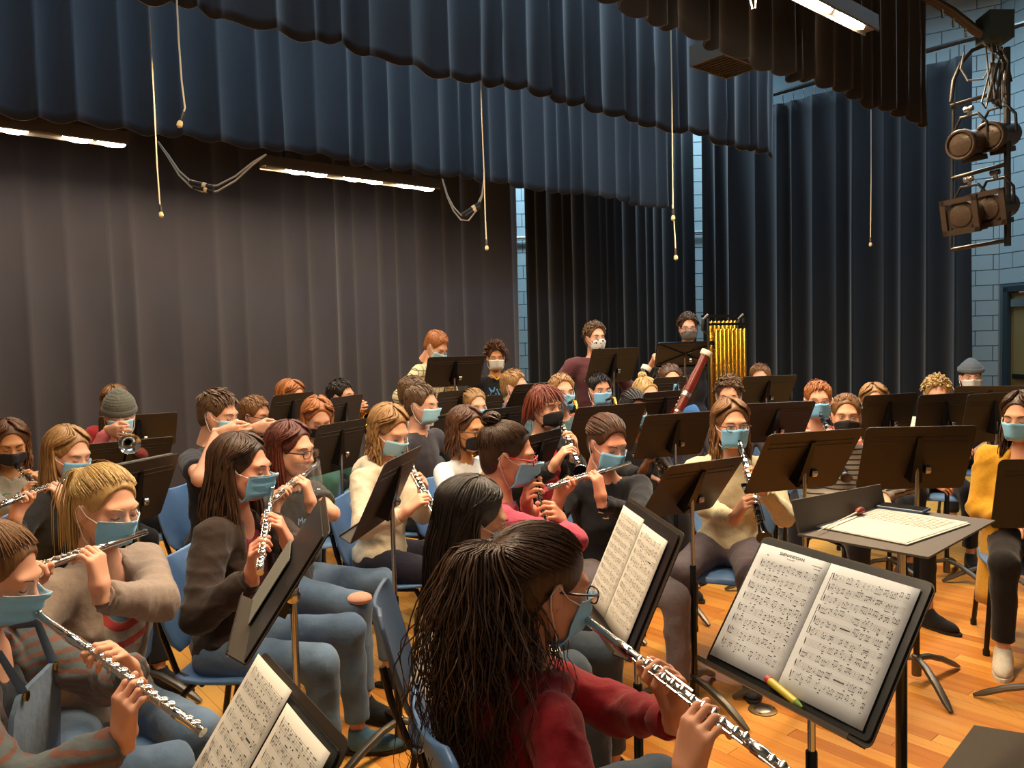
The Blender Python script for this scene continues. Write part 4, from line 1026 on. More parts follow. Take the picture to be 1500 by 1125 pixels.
        for i in range(K2):
            w_ = min(1, t2[i]*2.5); dist = t2[i]*L
            sh = np.where(back > 0, -.30, .22)*np.clip((dist-.07)/.12, 0, 1)*np.clip((.26-dist)/.1, 0, 1)
            pull = -.35*np.clip(.12-dist, 0, .12)/.12*np.where(np.abs(tgt) < 2, 1, .5)
            pp = pp+(d0*(1-w_)*.6+dl*w_+outw*pull[:, None]*.35+np.array([0, 1, 0])*sh[:, None])*(L/K2)[:, None]; P2[:, i] = pp
        Pth = np.concatenate([P1, P2], 1); KK = K1+K2; tt_ = np.linspace(0, 1, KK)
        cl = rg.normal(size=(N, 3))*.006; Pth += cl[:, None]*np.clip(tt_*2-.6, 0, 1)[None, :, None]
        if wav:
            n1 = rg.normal(size=(N, 1, 3)); n1 /= np.linalg.norm(n1, axis=2, keepdims=True); n2 = np.roll(n1, 1, 2)
            am = wav*np.clip(tt_*2.2-.6, 0, 1)[None]; ph = rg.uniform(0, 6.3, (N, 1)); fq = rg.uniform(14, 24, (N, 1))
            Pth += n1*(am*np.sin(tt_[None]*fq+ph))[..., None]+n2*(am*np.cos(tt_[None]*fq+ph))[..., None]
        rad = {0: .012, 1: .0075, 2: .0058}[fine]*np.ones((N, KK))*(1-.6*tt_[None]**3); rad[:, 0] *= .5
        V, Q, tt = locks_mesh(Pth, rad, 4, .5); add(V, Q, tt)
    if style in ('short', 'curly', 'crop', 'shag'):
        V, Q = cap_mesh(hcap, 'short', .002 if style == 'crop' else .005, .004); add(V, Q, .35)
        N = int({0: 170, 1: 320, 2: 500}[fine]*(1.5 if style in ('curly', 'shag') else 1)); K2 = 6; t = np.linspace(0, 1, K2)
        al = rg.uniform(-math.pi, math.pi, N); lim = np.interp(np.abs(al), [0, .5, .9, 1.3, 1.7, 2.2, 3.2], [.88, .9, 1.1, 1.4, 1.5, 1.75, 1.8]); ph = lim*np.sqrt(rg.uniform(0, 1, N))
        D0 = sph(al, ph); P0 = esurf(D0, .0); nn_ = D0/np.linalg.norm(D0, axis=1, keepdims=True)
        Ln = length*rg.uniform(.6, 1.1, N)
        if style in ('short', 'crop'):
            comb = np.array([.35, 1.0, 0.25]) if style == 'short' else np.array([0.2, .5, -.3]); topm = np.clip(nn_[:, 2], 0, 1)[:, None]
            dd = comb*topm+np.array([0, -.3, -1.])*(1-topm); dd -= (dd*nn_).sum(1)[:, None]*nn_*.9; dd /= np.linalg.norm(dd, axis=1, keepdims=True)+1e-6
            lift = (.32*topm+.04) if style == 'short' else .1
            dd = dd+nn_*lift+rg.normal(size=(N, 3))*.14
            sc_ = (.35+.65*topm[:, 0]); Pth = P0[:, None]+dd[:, None]*(t[None]*(Ln*sc_)[:, None])[..., None]-nn_[:, None]*(t[None]**2*(Ln*sc_*.3)[:, None])[..., None]
            rad = np.full((N, K2), .0065)*(1-.8*t[None]**2)
        elif style == 'shag':
            dd = nn_*.25+np.array([0, -.05, 0])+dl*1.0*np.clip(1-nn_[:, 2:3], .1, 1)+np.array([0, .9, 0])*np.clip(nn_[:, 2:3], 0, 1)*np.clip(nn_[:, 1:2]+.3, 0, 1); dd += rg.normal(size=(N, 3))*.11
            Pth = P0[:, None]+dd[:, None]*(t[None]*Ln[:, None])[..., None]+(t[None]**2*Ln[:, None]*.4)[..., None]*dl; rad = np.full((N, K2), .0048)*(1-.7*t[None]**2)
        else:
            u = np.cross(nn_, rg.normal(size=3)); u /= np.linalg.norm(u, axis=1, keepdims=True); v = np.cross(nn_, u); R = rg.uniform(.006, .012, N)[:, None, None]; A = (t[None]*rg.uniform(5, 9, (N, 1)))[..., None]
            side_drop = dl*np.clip(1-nn_[:, 2:3], 0, 1)
            Pth = P0[:, None]+(nn_[:, None]*.55+side_drop[:, None]*.8)*(t[None]*Ln[:, None])[..., None]+R*(np.cos(A)*u[:, None]+np.sin(A)*v[:, None]); rad = np.full((N, K2), .0055)
        V, Q, tt = locks_mesh(Pth, rad, 4, .6); add(V, Q, tt)
    if style == 'beanie':
        f = Field((-.13, -.16, -.1), (.13, .15, .2), .006); f.ell((0, -.015, .05), (.093, .112, .098), .01); f.cut_plane((0, .1, -1), -.022 if part > 0 else -.06, .006); f.cap((0, -.02, .12), (0, -.03, .125), .04, .035, .03)
        V, Q = f.mesh(); N_ = vnormals(V, Q); a = np.arctan2(V[:, 0], V[:, 1]); V = V+N_*(.0018*np.sin(a*46)+.001*np.sin(V[:, 2]*400))[:, None]
        hat = mesh_obj('beanie', W(V), Q, cloth('beanie_'+str(part), '#5d5f58' if part > 0 else '#5e646a'), root)
        q = MB(); th = np.linspace(0, 2*math.pi, 41)
        q.tube([(.0945*math.sin(x), -.017+.114*math.cos(x), .036+(0 if part > 0 else .034)-.012*math.cos(x)) for x in th], .019, 8, cap=False, flat=.35); V = np.array(q.v); a = np.arctan2(V[:, 0], V[:, 1]+.017)
        mesh_obj('brim', W(V), np.array(q.f), cloth('beanie_brim'+str(part), '#565852' if part > 0 else '#575d63'), hat, origin=root['_o'])
        V, Q = cap_mesh(hcap, 'short', -.002); V = V[:]; add(V, Q, .3)
    V, Q = joinm(parts); tn = np.concatenate(tone)
    return mesh_obj('hair', W(V), Q, hm, root, attrs={'tone': ('FLOAT', tn)})

def face_mask(root, B, Hc, s, kind, fine, low=0.0, slit=False):
    W = lambda V: Hc+(np.asarray(V)*s) @ B.T
    nu, nv = (29, 17) if fine == 2 else (17, 9)
    V = []; cloth_ = kind in ('black', 'spot', 'grey')
    for j in range(nv):
        v = j/(nv-1); z = -.012-low-.108*v
        for i in range(nu):
            u = -1+2*i/(nu-1); a = u*math.radians(66+6*(1-abs(2*v-1)))
            rx = .071-.012*v; ry = .070-.006*v
            y0 = .028-.004*v
            nose = .035*math.exp(-(u/.30)**2)*(1-.55*v) if v < .9 else .012*math.exp(-(u/.3)**2)
            pl = 0 if cloth_ else .0034*math.sin(v*math.pi*7)*(1-u*u)
            if cloth_: nose = .042*math.exp(-(u/.30)**2)*math.exp(-((v-.25)/.55)**2); zz = z+.045*(u*u)*(1-2*v)*-.5
            else: zz = z+.004*(1-abs(u))
            if v > .7: ry -= (v-.7)**1.3*.30
            V.append(((rx+.006)*math.sin(a), y0+(ry+.006)*math.cos(a)+nose+pl, zz+.010*math.exp(-(u/.2)**2)*(1-v)))
    Q = np.array([(j*nu+i, j*nu+i+1, (j+1)*nu+i+1, (j+1)*nu+i) for j in range(nv-1) for i in range(nu-1)])
    o = mesh_obj('face_mask', W(V), Q, M_mask[kind], root); md = o.modifiers.new('t', 'SOLIDIFY'); md.thickness = .0018
    if fine == 2 and not cloth_:
        q = MB()
        for j in (0, nv-1): q = MB(); q.tube(W([V[j*nu+i] for i in range(0, nu, 2)]), .0012, 5); q.build('edge_binding', M_mask['white'], o, origin=root['_o'])
    cm = M_mask['black'] if cloth_ else M_mask['white']
    for sd in (0, nu-1):
        t = V[sd+nu]; b = V[(nv-2)*nu+sd]; x = -.086 if sd == 0 else .086
        q = MB(); q.tube(W([t, ((t[0]+x)/2*1.04, .02, t[2]+.012), (x, -.012, .018), (x*1.01, -.026, -.004), (x*.98, -.018, -.03), ((b[0]+x)/2*1.05, .01, (b[2]-.03)/2-.01), b]), .0013 if fine == 2 else .0018, 5)
        q.build('ear_loop', cm, o, origin=root['_o'])
    return o
def glasses(root, B, Hc, s, col, square=True, shade=None):
    W = lambda V: Hc+(np.asarray(V)*s) @ B.T
    m = mat('frame_'+col, col, .3); r = empty('glasses', root['_o'], '', 'x'); del r['label']; del r['category']; r.parent = root; r.location = (0, 0, 0)
    for sx in (-1, 1):
        th = np.linspace(0, 2*math.pi, 21); lp = [(sx*.033+.0245*abs(math.cos(x))**.7*np.sign(math.cos(x)), .104-.10*abs(sx*.033+.0245*math.cos(x))*.6+.004, -.001+.0165*abs(math.sin(x))**.75*np.sign(math.sin(x))) for x in th]
        q = MB(); q.tube(W(lp), .0019, 6, cap=False); q.build('rim', m, r, origin=root['_o'])
        q = MB(); L = W(lp[:-1]); q.add(L, [tuple(range(len(L)))]); q.build('lens', M_glassm, r, origin=root['_o'])
        q = MB(); q.tube(W([(sx*.058, .103, .006), (sx*.072, .085, .006), (sx*.079, .04, .004), (sx*.081, -.01, .004), (sx*.078, -.03, -.012)]), .0028, 6); q.build('temple', m, r, origin=root['_o'])
    q = MB(); q.tube(W([(-.010, .107, .002), (0, .111, .004), (.010, .107, .002)]), .0019, 6); q.build('bridge', m, r, origin=root['_o'])

def shirtmat(kind, c0, c1=None):
    key = 'shirt_%s_%s_%s' % (kind, c0, c1)
    if key in MATS: return MATS[key]
    if kind == 'plain': MATS[key] = cloth(key, c0); return MATS[key]
    m = cloth(key+'_', c0); m = m.copy(); MATS[key] = m; nt = m.node_tree; L = nt.links; b = nt.nodes['Principled BSDF']
    at = node(nt, 'ShaderNodeAttribute', attribute_name='tl'); sx = node(nt, 'ShaderNodeSeparateXYZ'); L.new(at.outputs['Vector'], sx.inputs[0])
    def mth(op, a, b_=None, c=None):
        n = node(nt, 'ShaderNodeMath', operation=op)
        for i, x in enumerate((a, b_, c)):
            if x is None: continue
            if isinstance(x, (int, float)): n.inputs[i].default_value = x
            else: L.new(x, n.inputs[i])
        return n.outputs[0]
    def band(v, per, w_): return mth('LESS_THAN', mth('FRACT', mth('DIVIDE', v, per)), w_)
    if kind == 'stripe': fac = band(sx.outputs['Z'], .028, .3)
    elif kind == 'knit': fac = band(mth('ADD', sx.outputs['Z'], mth('MULTIPLY', sx.outputs['X'], .1)), .021, .4)
    elif kind == 'plaid': fac = mth('MAXIMUM', band(sx.outputs['Z'], .05, .14), band(sx.outputs['X'], .05, .14))
    elif kind == 'rings':
        d = mth('POWER', mth('ADD', mth('POWER', sx.outputs['X'], 2.0), mth('POWER', mth('ADD', sx.outputs['Z'], .13), 2.0)), .5)
        fr = mth('GREATER_THAN', sx.outputs['Y'], 0.0)
        r1 = mth('MULTIPLY', mth('GREATER_THAN', d, .058), mth('LESS_THAN', d, .084)); r2 = mth('MULTIPLY', mth('GREATER_THAN', d, .115), mth('LESS_THAN', d, .14))
        fac = mth('MULTIPLY', mth('MAXIMUM', r1, r2), fr); inner = mth('MULTIPLY', mth('LESS_THAN', d, .056), fr)
    elif kind == 'camo':
        n = node(nt, 'ShaderNodeTexNoise', i_Scale=16.0, i_Detail=1.0); L.new(at.outputs['Vector'], n.inputs[0]); fac = mth('GREATER_THAN', n.outputs[0], .52)
    base = b.inputs['Base Color'].links[0].from_socket
    mx = node(nt, 'ShaderNodeMixRGB'); L.new(fac, mx.inputs[0]); L.new(base, mx.inputs[1]); mx.inputs[2].default_value = (*srgb(c1), 1); out = mx.outputs[0]
    if kind == 'rings':
        m2 = node(nt, 'ShaderNodeMixRGB'); L.new(inner, m2.inputs[0]); L.new(out, m2.inputs[1]); m2.inputs[2].default_value = (*srgb('#54708c'), 1); out = m2.outputs[0]
    L.new(out, b.inputs['Base Color']); return m

DS = 1.13
def ik(S, Wt, L1, L2, pole):
    d = Wt-S; D = np.linalg.norm(d)
    if D > (L1+L2)*.985:
        k = D/((L1+L2)*.985); L1 *= k; L2 *= k
    a = (L1*L1-L2*L2+D*D)/(2*D); h = math.sqrt(max(L1*L1-a*a, 1e-6)); dn = d/D
    p = pole-dn*(pole@dn); p = nrm(p); return S+dn*a+p*h
CHAIRS = []
def person(top, D, label, az, pitch=12, roll=0, torso=None, fem=True, s=1.0, skin='fair', hairs=('short', 'brown', {}), mask='blue', masklow=0, specs=None,
           shirt=('plain', '#333333', None), sleeve='long', hood=False, jacket=None, trousers='#22242a', legs=True, shoes='#1a1a1a', legaz=None, splay=10, stand_=False, hands=(), lean=.08,
           hand_col=None, eyes='closed', chair_label=None, knee=None, bulk=1.0, hem=.92, zseat=.5, graphic=None, armb=1.0, shift=(0, 0, 0), feet=None):
    D = D*DS; fine = 2 if D < 2.9 else (1 if D < 4.6 else 0)
    T = P(top[0], top[1], D)+np.array(shift); torso = az if torso is None else torso; legaz = torso if legaz is None else legaz
    B = rotbasis(az, pitch, roll); s = s*(1.0 if fem else 1.04); Hc = T-np.array([0, 0, .128*s])-B[:, 1]*.02
    tf = azv(torso); tr = np.array([tf[1], -tf[0], 0]); Z = np.array([0, 0, 1.])
    neck = Hc-Z*(.165*s-max(0, pitch-20)*.0012)-tf*(.045+max(0, pitch-20)*.0012)
    lf = azv(legaz); lr = np.array([lf[1], -lf[0], 0])
    pz = zseat+.03 if not stand_ else .90
    hz = neck[2]-pz; pel = np.array([*(neck-tf*hz*lean*(1 if not stand_ else .2))[:2], pz])
    sw = (.165 if fem else .195)*s*(1 if bulk <= 1 else (1+(bulk-1)*.5))
    root = empty('person', (pel[0], pel[1], 0), label, 'person', None)
    skinm = SKIN[skin]; parts = []
    hh = {0: .0135, 1: .0085, 2: .0047}[fine]
    # --- head
    hv, hq = head_mesh(hh, fem); parts.append((Hc+(hv*s) @ B.T, hq))
    up_ = nrm(neck-pel+Z*.0); chest = neck-up_*.16
    bh = {0: .021, 1: .0145, 2: .0105}[fine]
    shl = {-1: neck-Z*.062-tr*sw+tf*.0, 1: neck-Z*.062+tr*sw}
    # --- arms: solve
    arms = {}; HD = {}
    for hd in hands:
        sd = 1 if hd['s'] == 'R' else -1; HD[sd] = hd
    for sd in (-1, 1):
        Sh = shl[sd]; hd = HD.get(sd)
        if hd is None:
            if stand_: wr = pel+tr*sd*.25+tf*.12+Z*.05
            else: wr = pel+lf*.26+lr*sd*.07+Z*.14
            X = -tr*sd; Yh = nrm(lf*.9-tr*sd*.5-Z*.2); Zh = nrm(Z*1.0-Yh*(Yh@Z)); M = np.stack([np.cross(Yh, Zh), Yh, Zh], 1); cu, th = 26, .5
            wr = wr-Yh*.03
        elif 'tube' in hd:
            X = nrm(hd['X']); Zh = np.array(hd['Z'], float); Zh = nrm(Zh-X*(Zh@X)); Yh = np.cross(Zh, X); M = np.stack([X, Yh, Zh], 1)
            Tp = np.array(hd['tube']); wr = Tp-Yh*.094+Zh*(.030+hd.get('r', .01)); cu, th = hd.get('curl', 48), hd.get('th', 1.0)
        else:
            wr = np.array(hd['at']); Yh = nrm(hd['Y']); Zh = np.array(hd['Z'], float); Zh = nrm(Zh-Yh*(Zh@Yh)); M = np.stack([np.cross(Yh, Zh), Yh, Zh], 1); cu, th = hd.get('curl', 25), hd.get('th', .5)
        L1, L2 = (.275*s, .245*s) if fem else (.295*s, .262*s)
        pole = np.array(hd['pole']) if hd and 'pole' in hd else (-Z*.9+tr*sd*.55-tf*.15)
        wa_ = wr-M[:, 1]*.03
        E = ik(Sh, wa_, L1, L2, pole); arms[sd] = (Sh, E, wa_, wr)
        thumbside = (-1 if sd == 1 else 1)
        hv, hq = hand_mesh({0: .0095, 1: .0064, 2: .0040}[fine], thumbside, cu, th, .06)
        parts.append((wr+(hv*.98*(1.0 if fem else 1.06)) @ M.T, hq))
    # --- neck, chest, arms (skin)
    allp = np.array([neck, pel, chest]+[x for a in arms.values() for x in a])
    f = Field(allp.min(0)-.16, allp.max(0)+.16, bh)
    f.cap(Hc+B@np.array([0, -.03, -.07])*s, neck-Z*.02, .048*s, .055*s, .02)
    f.cap(neck-Z*.055-tr*sw*.55, neck-Z*.055+tr*sw*.55, .042, .042, .05)
    Mt = np.stack([tr, tf, up_])
    f.ell(neck-up_*.15+tf*.0, (.125*s, .082*s, .14*s), .04, M=Mt); f.ell(neck-up_*(hz*.72), (.10*s, .07*s, .14*s), .05, M=Mt)
    for sd, (Sh, E, Wr, wr) in arms.items():
        f.cap(Sh, E, .037*s*armb, .034*s*armb, .03); f.cap(E, Wr, .035*s*armb, .024*s, .02)
    V, Q = f.mesh(); V = relax(V, Q, 2); parts.append((V, Q))
    # --- legs
    hips = {sd: pel+lr*sd*.088 for sd in (-1, 1)}; kn, an = {}, {}
    for sd in (-1, 1):
        ld = azv(legaz+sd*splay)
        if stand_:
            kn[sd] = hips[sd]+np.array([0, 0, -.42])+ld*.02; an[sd] = np.array([*(kn[sd]-ld*.02)[:2], .09])
        else:
            kn[sd] = hips[sd]+ld*.42*s; kn[sd][2] = .50; an[sd] = np.array([*(kn[sd]+ld*(.02))[:2], .095])
        if feet and sd in feet: an[sd] = np.array(feet[sd]); an[sd] = np.array([an[sd][0], an[sd][1], .095])
    if legs:
        for sd in (-1, 1):
            jj = np.array([hips[sd], kn[sd], an[sd], pel]); fl = Field(jj.min(0)-.12, jj.max(0)+.14, .022); fl.cap(pel+Z*.08, hips[sd], .07, .06, .03); fl.cap(hips[sd], kn[sd], .055, .046, .03); fl.cap(kn[sd], an[sd], .045, .032, .02); V, Q = fl.mesh(); parts.append((V, Q))
    V, Q = joinm(parts); body = mesh_obj('body', V, Q, skinm, root)
    # --- eyes, brows
    W = lambda A: Hc+(np.asarray(A)*s) @ B.T
    hm = hairmat(hairs[1], *HAIR[hairs[1]])
    for sx in (-1, 1):
        if eyes == 'open':
            q = MB(); q.sphere(W((sx*.031, .0775, .001)), .0118*s, 12, 8); e = q.build('eye', M_iris, root)
            q = MB(); q.sphere(W((sx*.031, .0872, -.0005)), .0042*s, 8, 6); q.build('iris', M_pupil, e, origin=root['_o'])
            q = MB(); q.tube(W([(sx*.018, .087, .004), (sx*.025, .0905, .0085), (sx*.033, .0905, .009), (sx*.043, .083, .004)]), .0013*s, 5); q.build('eyelash', M_pupil, root)
        else:
            q = MB(); q.tube(W([(sx*.019, .0865, -.003), (sx*.026, .0885, -.0065), (sx*.035, .088, -.0065), (sx*.044, .0815, -.002)]), .0013*s, 5); q.build('eyelash', M_pupil, root)
        q = MB(); q.tube(W([(sx*.014, .0945, .019), (sx*.026, .0945, .0255), (sx*.039, .087, .026), (sx*.05, .075, .020)]), [.0022*s, .003*s, .0026*s, .001*s], 5, flat=.7); q.build('eyebrow', hm, root)
    if mask is None or masklow > .03:
        q = MB(); q.sphere(W((0, .0955, -.0655)), (.02*s, .006*s, .006*s), 10, 6, B); q.build('lips', mat('lips', '#b3655a', .45), root)
    if mask: face_mask(root, B, Hc, s, mask, fine, masklow)
    if specs: glasses(root, B, Hc, s, specs)
    hs, hcx, hk = hairs; hair(root, B, Hc, s, hs, hcx, None, fine, int(abs(top[0])*7+1), **hk)
    # --- shirt
    sh = {0: .020, 1: .0135, 2: .0105}[fine]; b = bulk
    def torso_field(grow, full_sleeve, low=0.0, opened=False):
        f = Field(allp.min(0)-.24, allp.max(0)+.24, sh); g = grow
        f.ell(neck-up_*.165+tf*.004, ((.148 if fem else .17)*s*b+g, (.100 if fem else .11)*s*b+g, .155*s+g), .05, M=Mt)
        if fem:
            for sx in (-1, 1): f.ell(neck-up_*.225+tf*(.062*b)+tr*sx*.062, (.058+g, .05+g, .06+g), .035, M=Mt)
        f.ell(neck-up_*(hz*.62), ((.128 if fem else .15)*s*b+g, .10*s*b+g, hz*.3), .06, M=Mt)
        f.ell(pel+Z*.03, (.155*b+g, .125*b+g, .095+g), .06, M=np.stack([lr, lf, Z]))
        f.cap(neck-Z*.062-tr*(sw-.03), neck-Z*.062+tr*(sw-.03), .052+g, .052+g, .04)
        f.cap(neck-Z*.05, neck-Z*.005, .066+g, .060+g, .025, flat=True)
        if opened: f.ell(neck+tf*.17-up_*hz*.5, (.075, .13, hz*.8), .02, op=-1, M=Mt)
        for sd, (Sh, E, Wr, wr) in arms.items():
            dr = nrm(E-Sh)
            if full_sleeve == 'long':
                f.cap(Sh, E, .056*armb+g, .050*armb+g, .03); f.cap(E, Wr-nrm(Wr-E)*.012, .049*armb+g, .034+g, .03, flat=True)
            elif full_sleeve == 'push':
                f.cap(Sh, E, .056*armb+g, .050*armb+g, .03); f.cap(E, E*.45+Wr*.55, .049*armb+g, .042+g, .02, flat=True)
            elif full_sleeve == 'elbow':
                f.cap(Sh, Sh*.1+E*.9, .056*armb+g, .050*armb+g, .03, flat=True)
            else:
                f.cap(Sh, Sh*.42+E*.58, .054*armb+g, .056*armb+g, .03, flat=True)
        if hood:
            th = np.linspace(-2.3, 2.3, 11)
            pp = [neck-tf*(.075*math.cos(x)-.0)+tr*.085*math.sin(x)-Z*(.01+.03*(1-math.cos(x))*.5) for x in th]
            for i in range(10): f.cap(pp[i], pp[i+1], .034, .034, .02)
            f.ell(neck-tf*.115-Z*.06, (.10, .045, .085), .03, M=Mt)
        f.cap(neck-Z*(.03+low)+tf*.004, neck+Z*.16+tf*.02, .053+g*.4, .075, .008, op=-1)
        if low: f.ell(neck+tf*.085-Z*.03, (.06, .07, .06+low), .01, op=-1, M=Mt)
        return f
    kind, c0, c1 = shirt
    f = torso_field(.0 if jacket else .004, sleeve if not jacket else 'short', .015 if jacket else 0)
    V, Q = f.mesh(); V = relax(V, Q, 1); V = wrinkle(V, Q, .010 if fine else .007, 34, int(top[0])); V = relax(V, Q, 1)
    tl = (V-neck) @ np.stack([tr, tf, up_], 1)
    smesh = mesh_obj('sweater' if kind in ('knit',) else 'shirt', V, Q, shirtmat(kind, c0, c1), root, attrs={'tl': ('FLOAT_VECTOR', tl)})
    if jacket:
        jk, j0, j1 = jacket; f = torso_field(.014, sleeve, opened=True)
        V, Q = f.mesh(); V = relax(V, Q, 1); V = wrinkle(V, Q, .012, 32, int(top[1])); V = relax(V, Q, 1); tl = (V-neck) @ np.stack([tr, tf, up_], 1)
        mesh_obj('jacket', V, Q, shirtmat(jk, j0, j1), root, attrs={'tl': ('FLOAT_VECTOR', tl)})
    if sleeve == 'long' and fine:
        cm = shirtmat('plain', (jacket or shirt)[1])
        for sd, (Sh, E, Wr, wr) in arms.items():
            d = nrm(Wr-E); e = Wr-d*.012; q = MB(); q.tube([e-d*.045, e-d*.04, e-d*.004, e+d*.004, e+d*.002], [.034, .0375, .0365, .034, .030], 18); q.build('cuff', cm, root)
    if graphic: graphic(root, neck, tr, tf, up_)
    # --- trousers
    if legs:
        al_ = np.array([pel]+list(kn.values())+list(an.values())); f = Field(al_.min(0)-.18, al_.max(0)+.18, sh*1.5)
        f.ell(pel+Z*.0, (.158*b, .13*b, .098), .05, M=np.stack([lr, lf, Z]))
        for sd in (-1, 1):
            f.cap(hips[sd], kn[sd], .086*b, .066, .04); e = kn[sd]*(1-hem)+an[sd]*hem; f.cap(kn[sd], e, .064, .052, .03, flat=True)
        V, Q = f.mesh(); V = relax(V, Q, 1); V = wrinkle(V, Q, .009, 30, 5)
        tm = shirtmat('plain', trousers) if not trousers in ('jeans', 'jeans_dark') else JEANS[trousers]
        mesh_obj('trousers', V, Q, tm, root)
        for sd in (-1, 1):
            ld = azv(legaz+sd*splay); a = an[sd]; r_ = np.array([ld[1], -ld[0], 0]); Ms = np.stack([r_, ld, Z])
            f = Field(a-[.2, .2, .1], a+[.2, .2, .1], {0: .02, 1: .015, 2: .013}[fine]); c = np.array([a[0], a[1], 0])
            f.ell(c+ld*.03+Z*.04, (.040, .07, .05), .02, M=Ms); f.ell(c+ld*.10+Z*.028, (.043, .085, .038), .03, M=Ms); f.cap(c+Z*.05, c+Z*.105, .04, .038, .02, flat=True)
            f.cut_plane((0, 0, -1), -.012, .004); V, Q = f.mesh(); V = relax(V, Q, 1); so = mesh_obj('shoe', V, Q, cloth('shoe_'+shoes, shoes), root)
            q = MB(); q.poly([c+ld*y+r_*x+Z*.001 for x, y in [(.046*math.cos(t)*(1 if math.sin(t) > 0 else .85), .06+.136*math.sin(t)) for t in np.linspace(0, 6.0, 18)]], Z*.016); q.build('sole', mat('sole_'+('w' if shoes > '#8' else 'b'), '#d9d4c8' if shoes > '#8' else '#171514', .7), so, origin=root['_o'])
    if not stand_ and chair_label:
        CHAIRS.append((pel-lf*.0, legaz, chair_label))
    return dict(root=root, H=Hc, B=B, mouth=Hc+B@np.array([0, .118, -.06])*s, neck=neck, tr=tr, tf=tf, up=up_, pel=pel, arms=arms, s=s, hips=hips, kn=kn, an=an)
def jeansmat(name, c0, c1):
    m = cloth(name, c0); nt = m.node_tree; L = nt.links; b = nt.nodes['Principled BSDF']
    tc = node(nt, 'ShaderNodeTexCoord'); n = node(nt, 'ShaderNodeTexNoise', i_Scale=7.0, i_Detail=3.0); L.new(tc.outputs['Object'], n.inputs[0])
    mx = node(nt, 'ShaderNodeMixRGB'); L.new(n.outputs[0], mx.inputs[0]); mx.inputs[1].default_value = (*srgb(c0), 1); mx.inputs[2].default_value = (*srgb(c1), 1); L.new(mx.outputs[0], b.inputs['Base Color'])
    return m
JEANS = {'jeans': jeansmat('denim_blue', '#24374f', '#7b93ad'), 'jeans_dark': jeansmat('denim_dark', '#28323f', '#525e6c')}
def head_pre(top, D, az, pitch, roll=0, s=1.0, fem=True, shift=(0, 0, 0)):
    """mouth position before the person is built (to aim the instrument)"""
    D *= DS; s = s*(1.0 if fem else 1.04); B = rotbasis(az, pitch, roll); Hc = P(top[0], top[1], D)+np.array(shift)-np.array([0, 0, .128*s])-B[:, 1]*.02
    return Hc+B@np.array([0, .118, -.06])*s, B
def aim(m, px, py, L, near=True):
    """direction from m so that a rod of length L ends on the picture column/row px,py"""
    r = ray(px, py); r = r/np.linalg.norm(r); o = CAM-m; b = o@r; c = o@o-L*L; disc = b*b-c
    t = -b+(0 if disc < 0 else (-1 if near else 1)*math.sqrt(disc)); return nrm(CAM+r*t-m)
# ================================================================ the band
def fl_player(top, D, label, az, foot, near=True, pitch=14, roll=0, flabel='', fup=(0, 0, 1), xl=.255, xr=.415, zl=None, zr=None, poleL=None, poleR=None, **kw):
    s = kw.get('s', 1.0); fem = kw.get('fem', True); m, B = head_pre(top, D, az, pitch, roll, s, fem, kw.get('shift', (0, 0, 0)))
    d = aim(m, foot[0], foot[1], .575, near); tor = kw.get('torso', az); f = azv(tor); fine = D*DS < 4.2
    flute(m, d, flabel, fine, up=fup)
    hl = dict(s='L', tube=m+d*xl, X=-d, Z=f*1.0+np.array([0, 0, .1]) if zl is None else zl); hr = dict(s='R', tube=m+d*xr, X=d, Z=-f*1.0+np.array([0, 0, .15]) if zr is None else zr)
    tr = np.array([f[1], -f[0], 0])
    hl['pole'] = np.array([0, 0, -.7])-tr*.3+f*.9 if poleL is None else poleL; hr['pole'] = np.array([0, 0, -1.])+tr*.6-f*.1 if poleR is None else poleR
    return person(top, D, label, az, pitch=pitch, roll=roll, hands=(hl, hr), **kw)
def cl_player(top, D, label, az, bell, near=True, pitch=14, roll=0, clabel='', L=.64, name='clarinet', mtl=None, metal=None, xs=(.24, .43), group='clarinets', **kw):
    s = kw.get('s', 1.0); fem = kw.get('fem', True); m, B = head_pre(top, D, az, pitch, roll, s, fem)
    d = aim(m, bell[0], bell[1], L, near); tor = kw.get('torso', az); f = azv(tor); tr = np.array([f[1], -f[0], 0])
    clarinet(m, d, clabel, D*DS < 4.2, L, mtl, metal, group, name)
    hl = dict(s='L', tube=m+d*xs[0], X=-d, Z=f*.45-tr*.8, r=.016, curl=42); hr = dict(s='R', tube=m+d*xs[1], X=d, Z=f*.45+tr*.8, r=.016, curl=42)
    return person(top, D, label, az, pitch=pitch, roll=roll, hands=(hl, hr), **kw)
def tr_player(top, D, label, az, bell, near=True, pitch=4, tlabel='', mtl=None, **kw):
    m, B = head_pre(top, D, az, pitch, 0, kw.get('s', 1.0), kw.get('fem', True)); d = aim(m, bell[0], bell[1], .5, near); f = azv(kw.get('torso', az)); tr = np.array([f[1], -f[0], 0])
    trumpet(m, d, tlabel, mtl); dd, a, b = frame(d)
    hr = dict(s='R', tube=m+d*.24+b*.03, X=-b, Z=tr*.9+f*.2, r=.02, curl=30); hl = dict(s='L', tube=m+d*.22-b*.05, X=b*-1, Z=-tr*.9+f*.2, r=.018, curl=60)
    hl['X'] = b*-1.0
    return person(top, D, label, az, pitch=pitch, hands=(hl, hr), **kw)
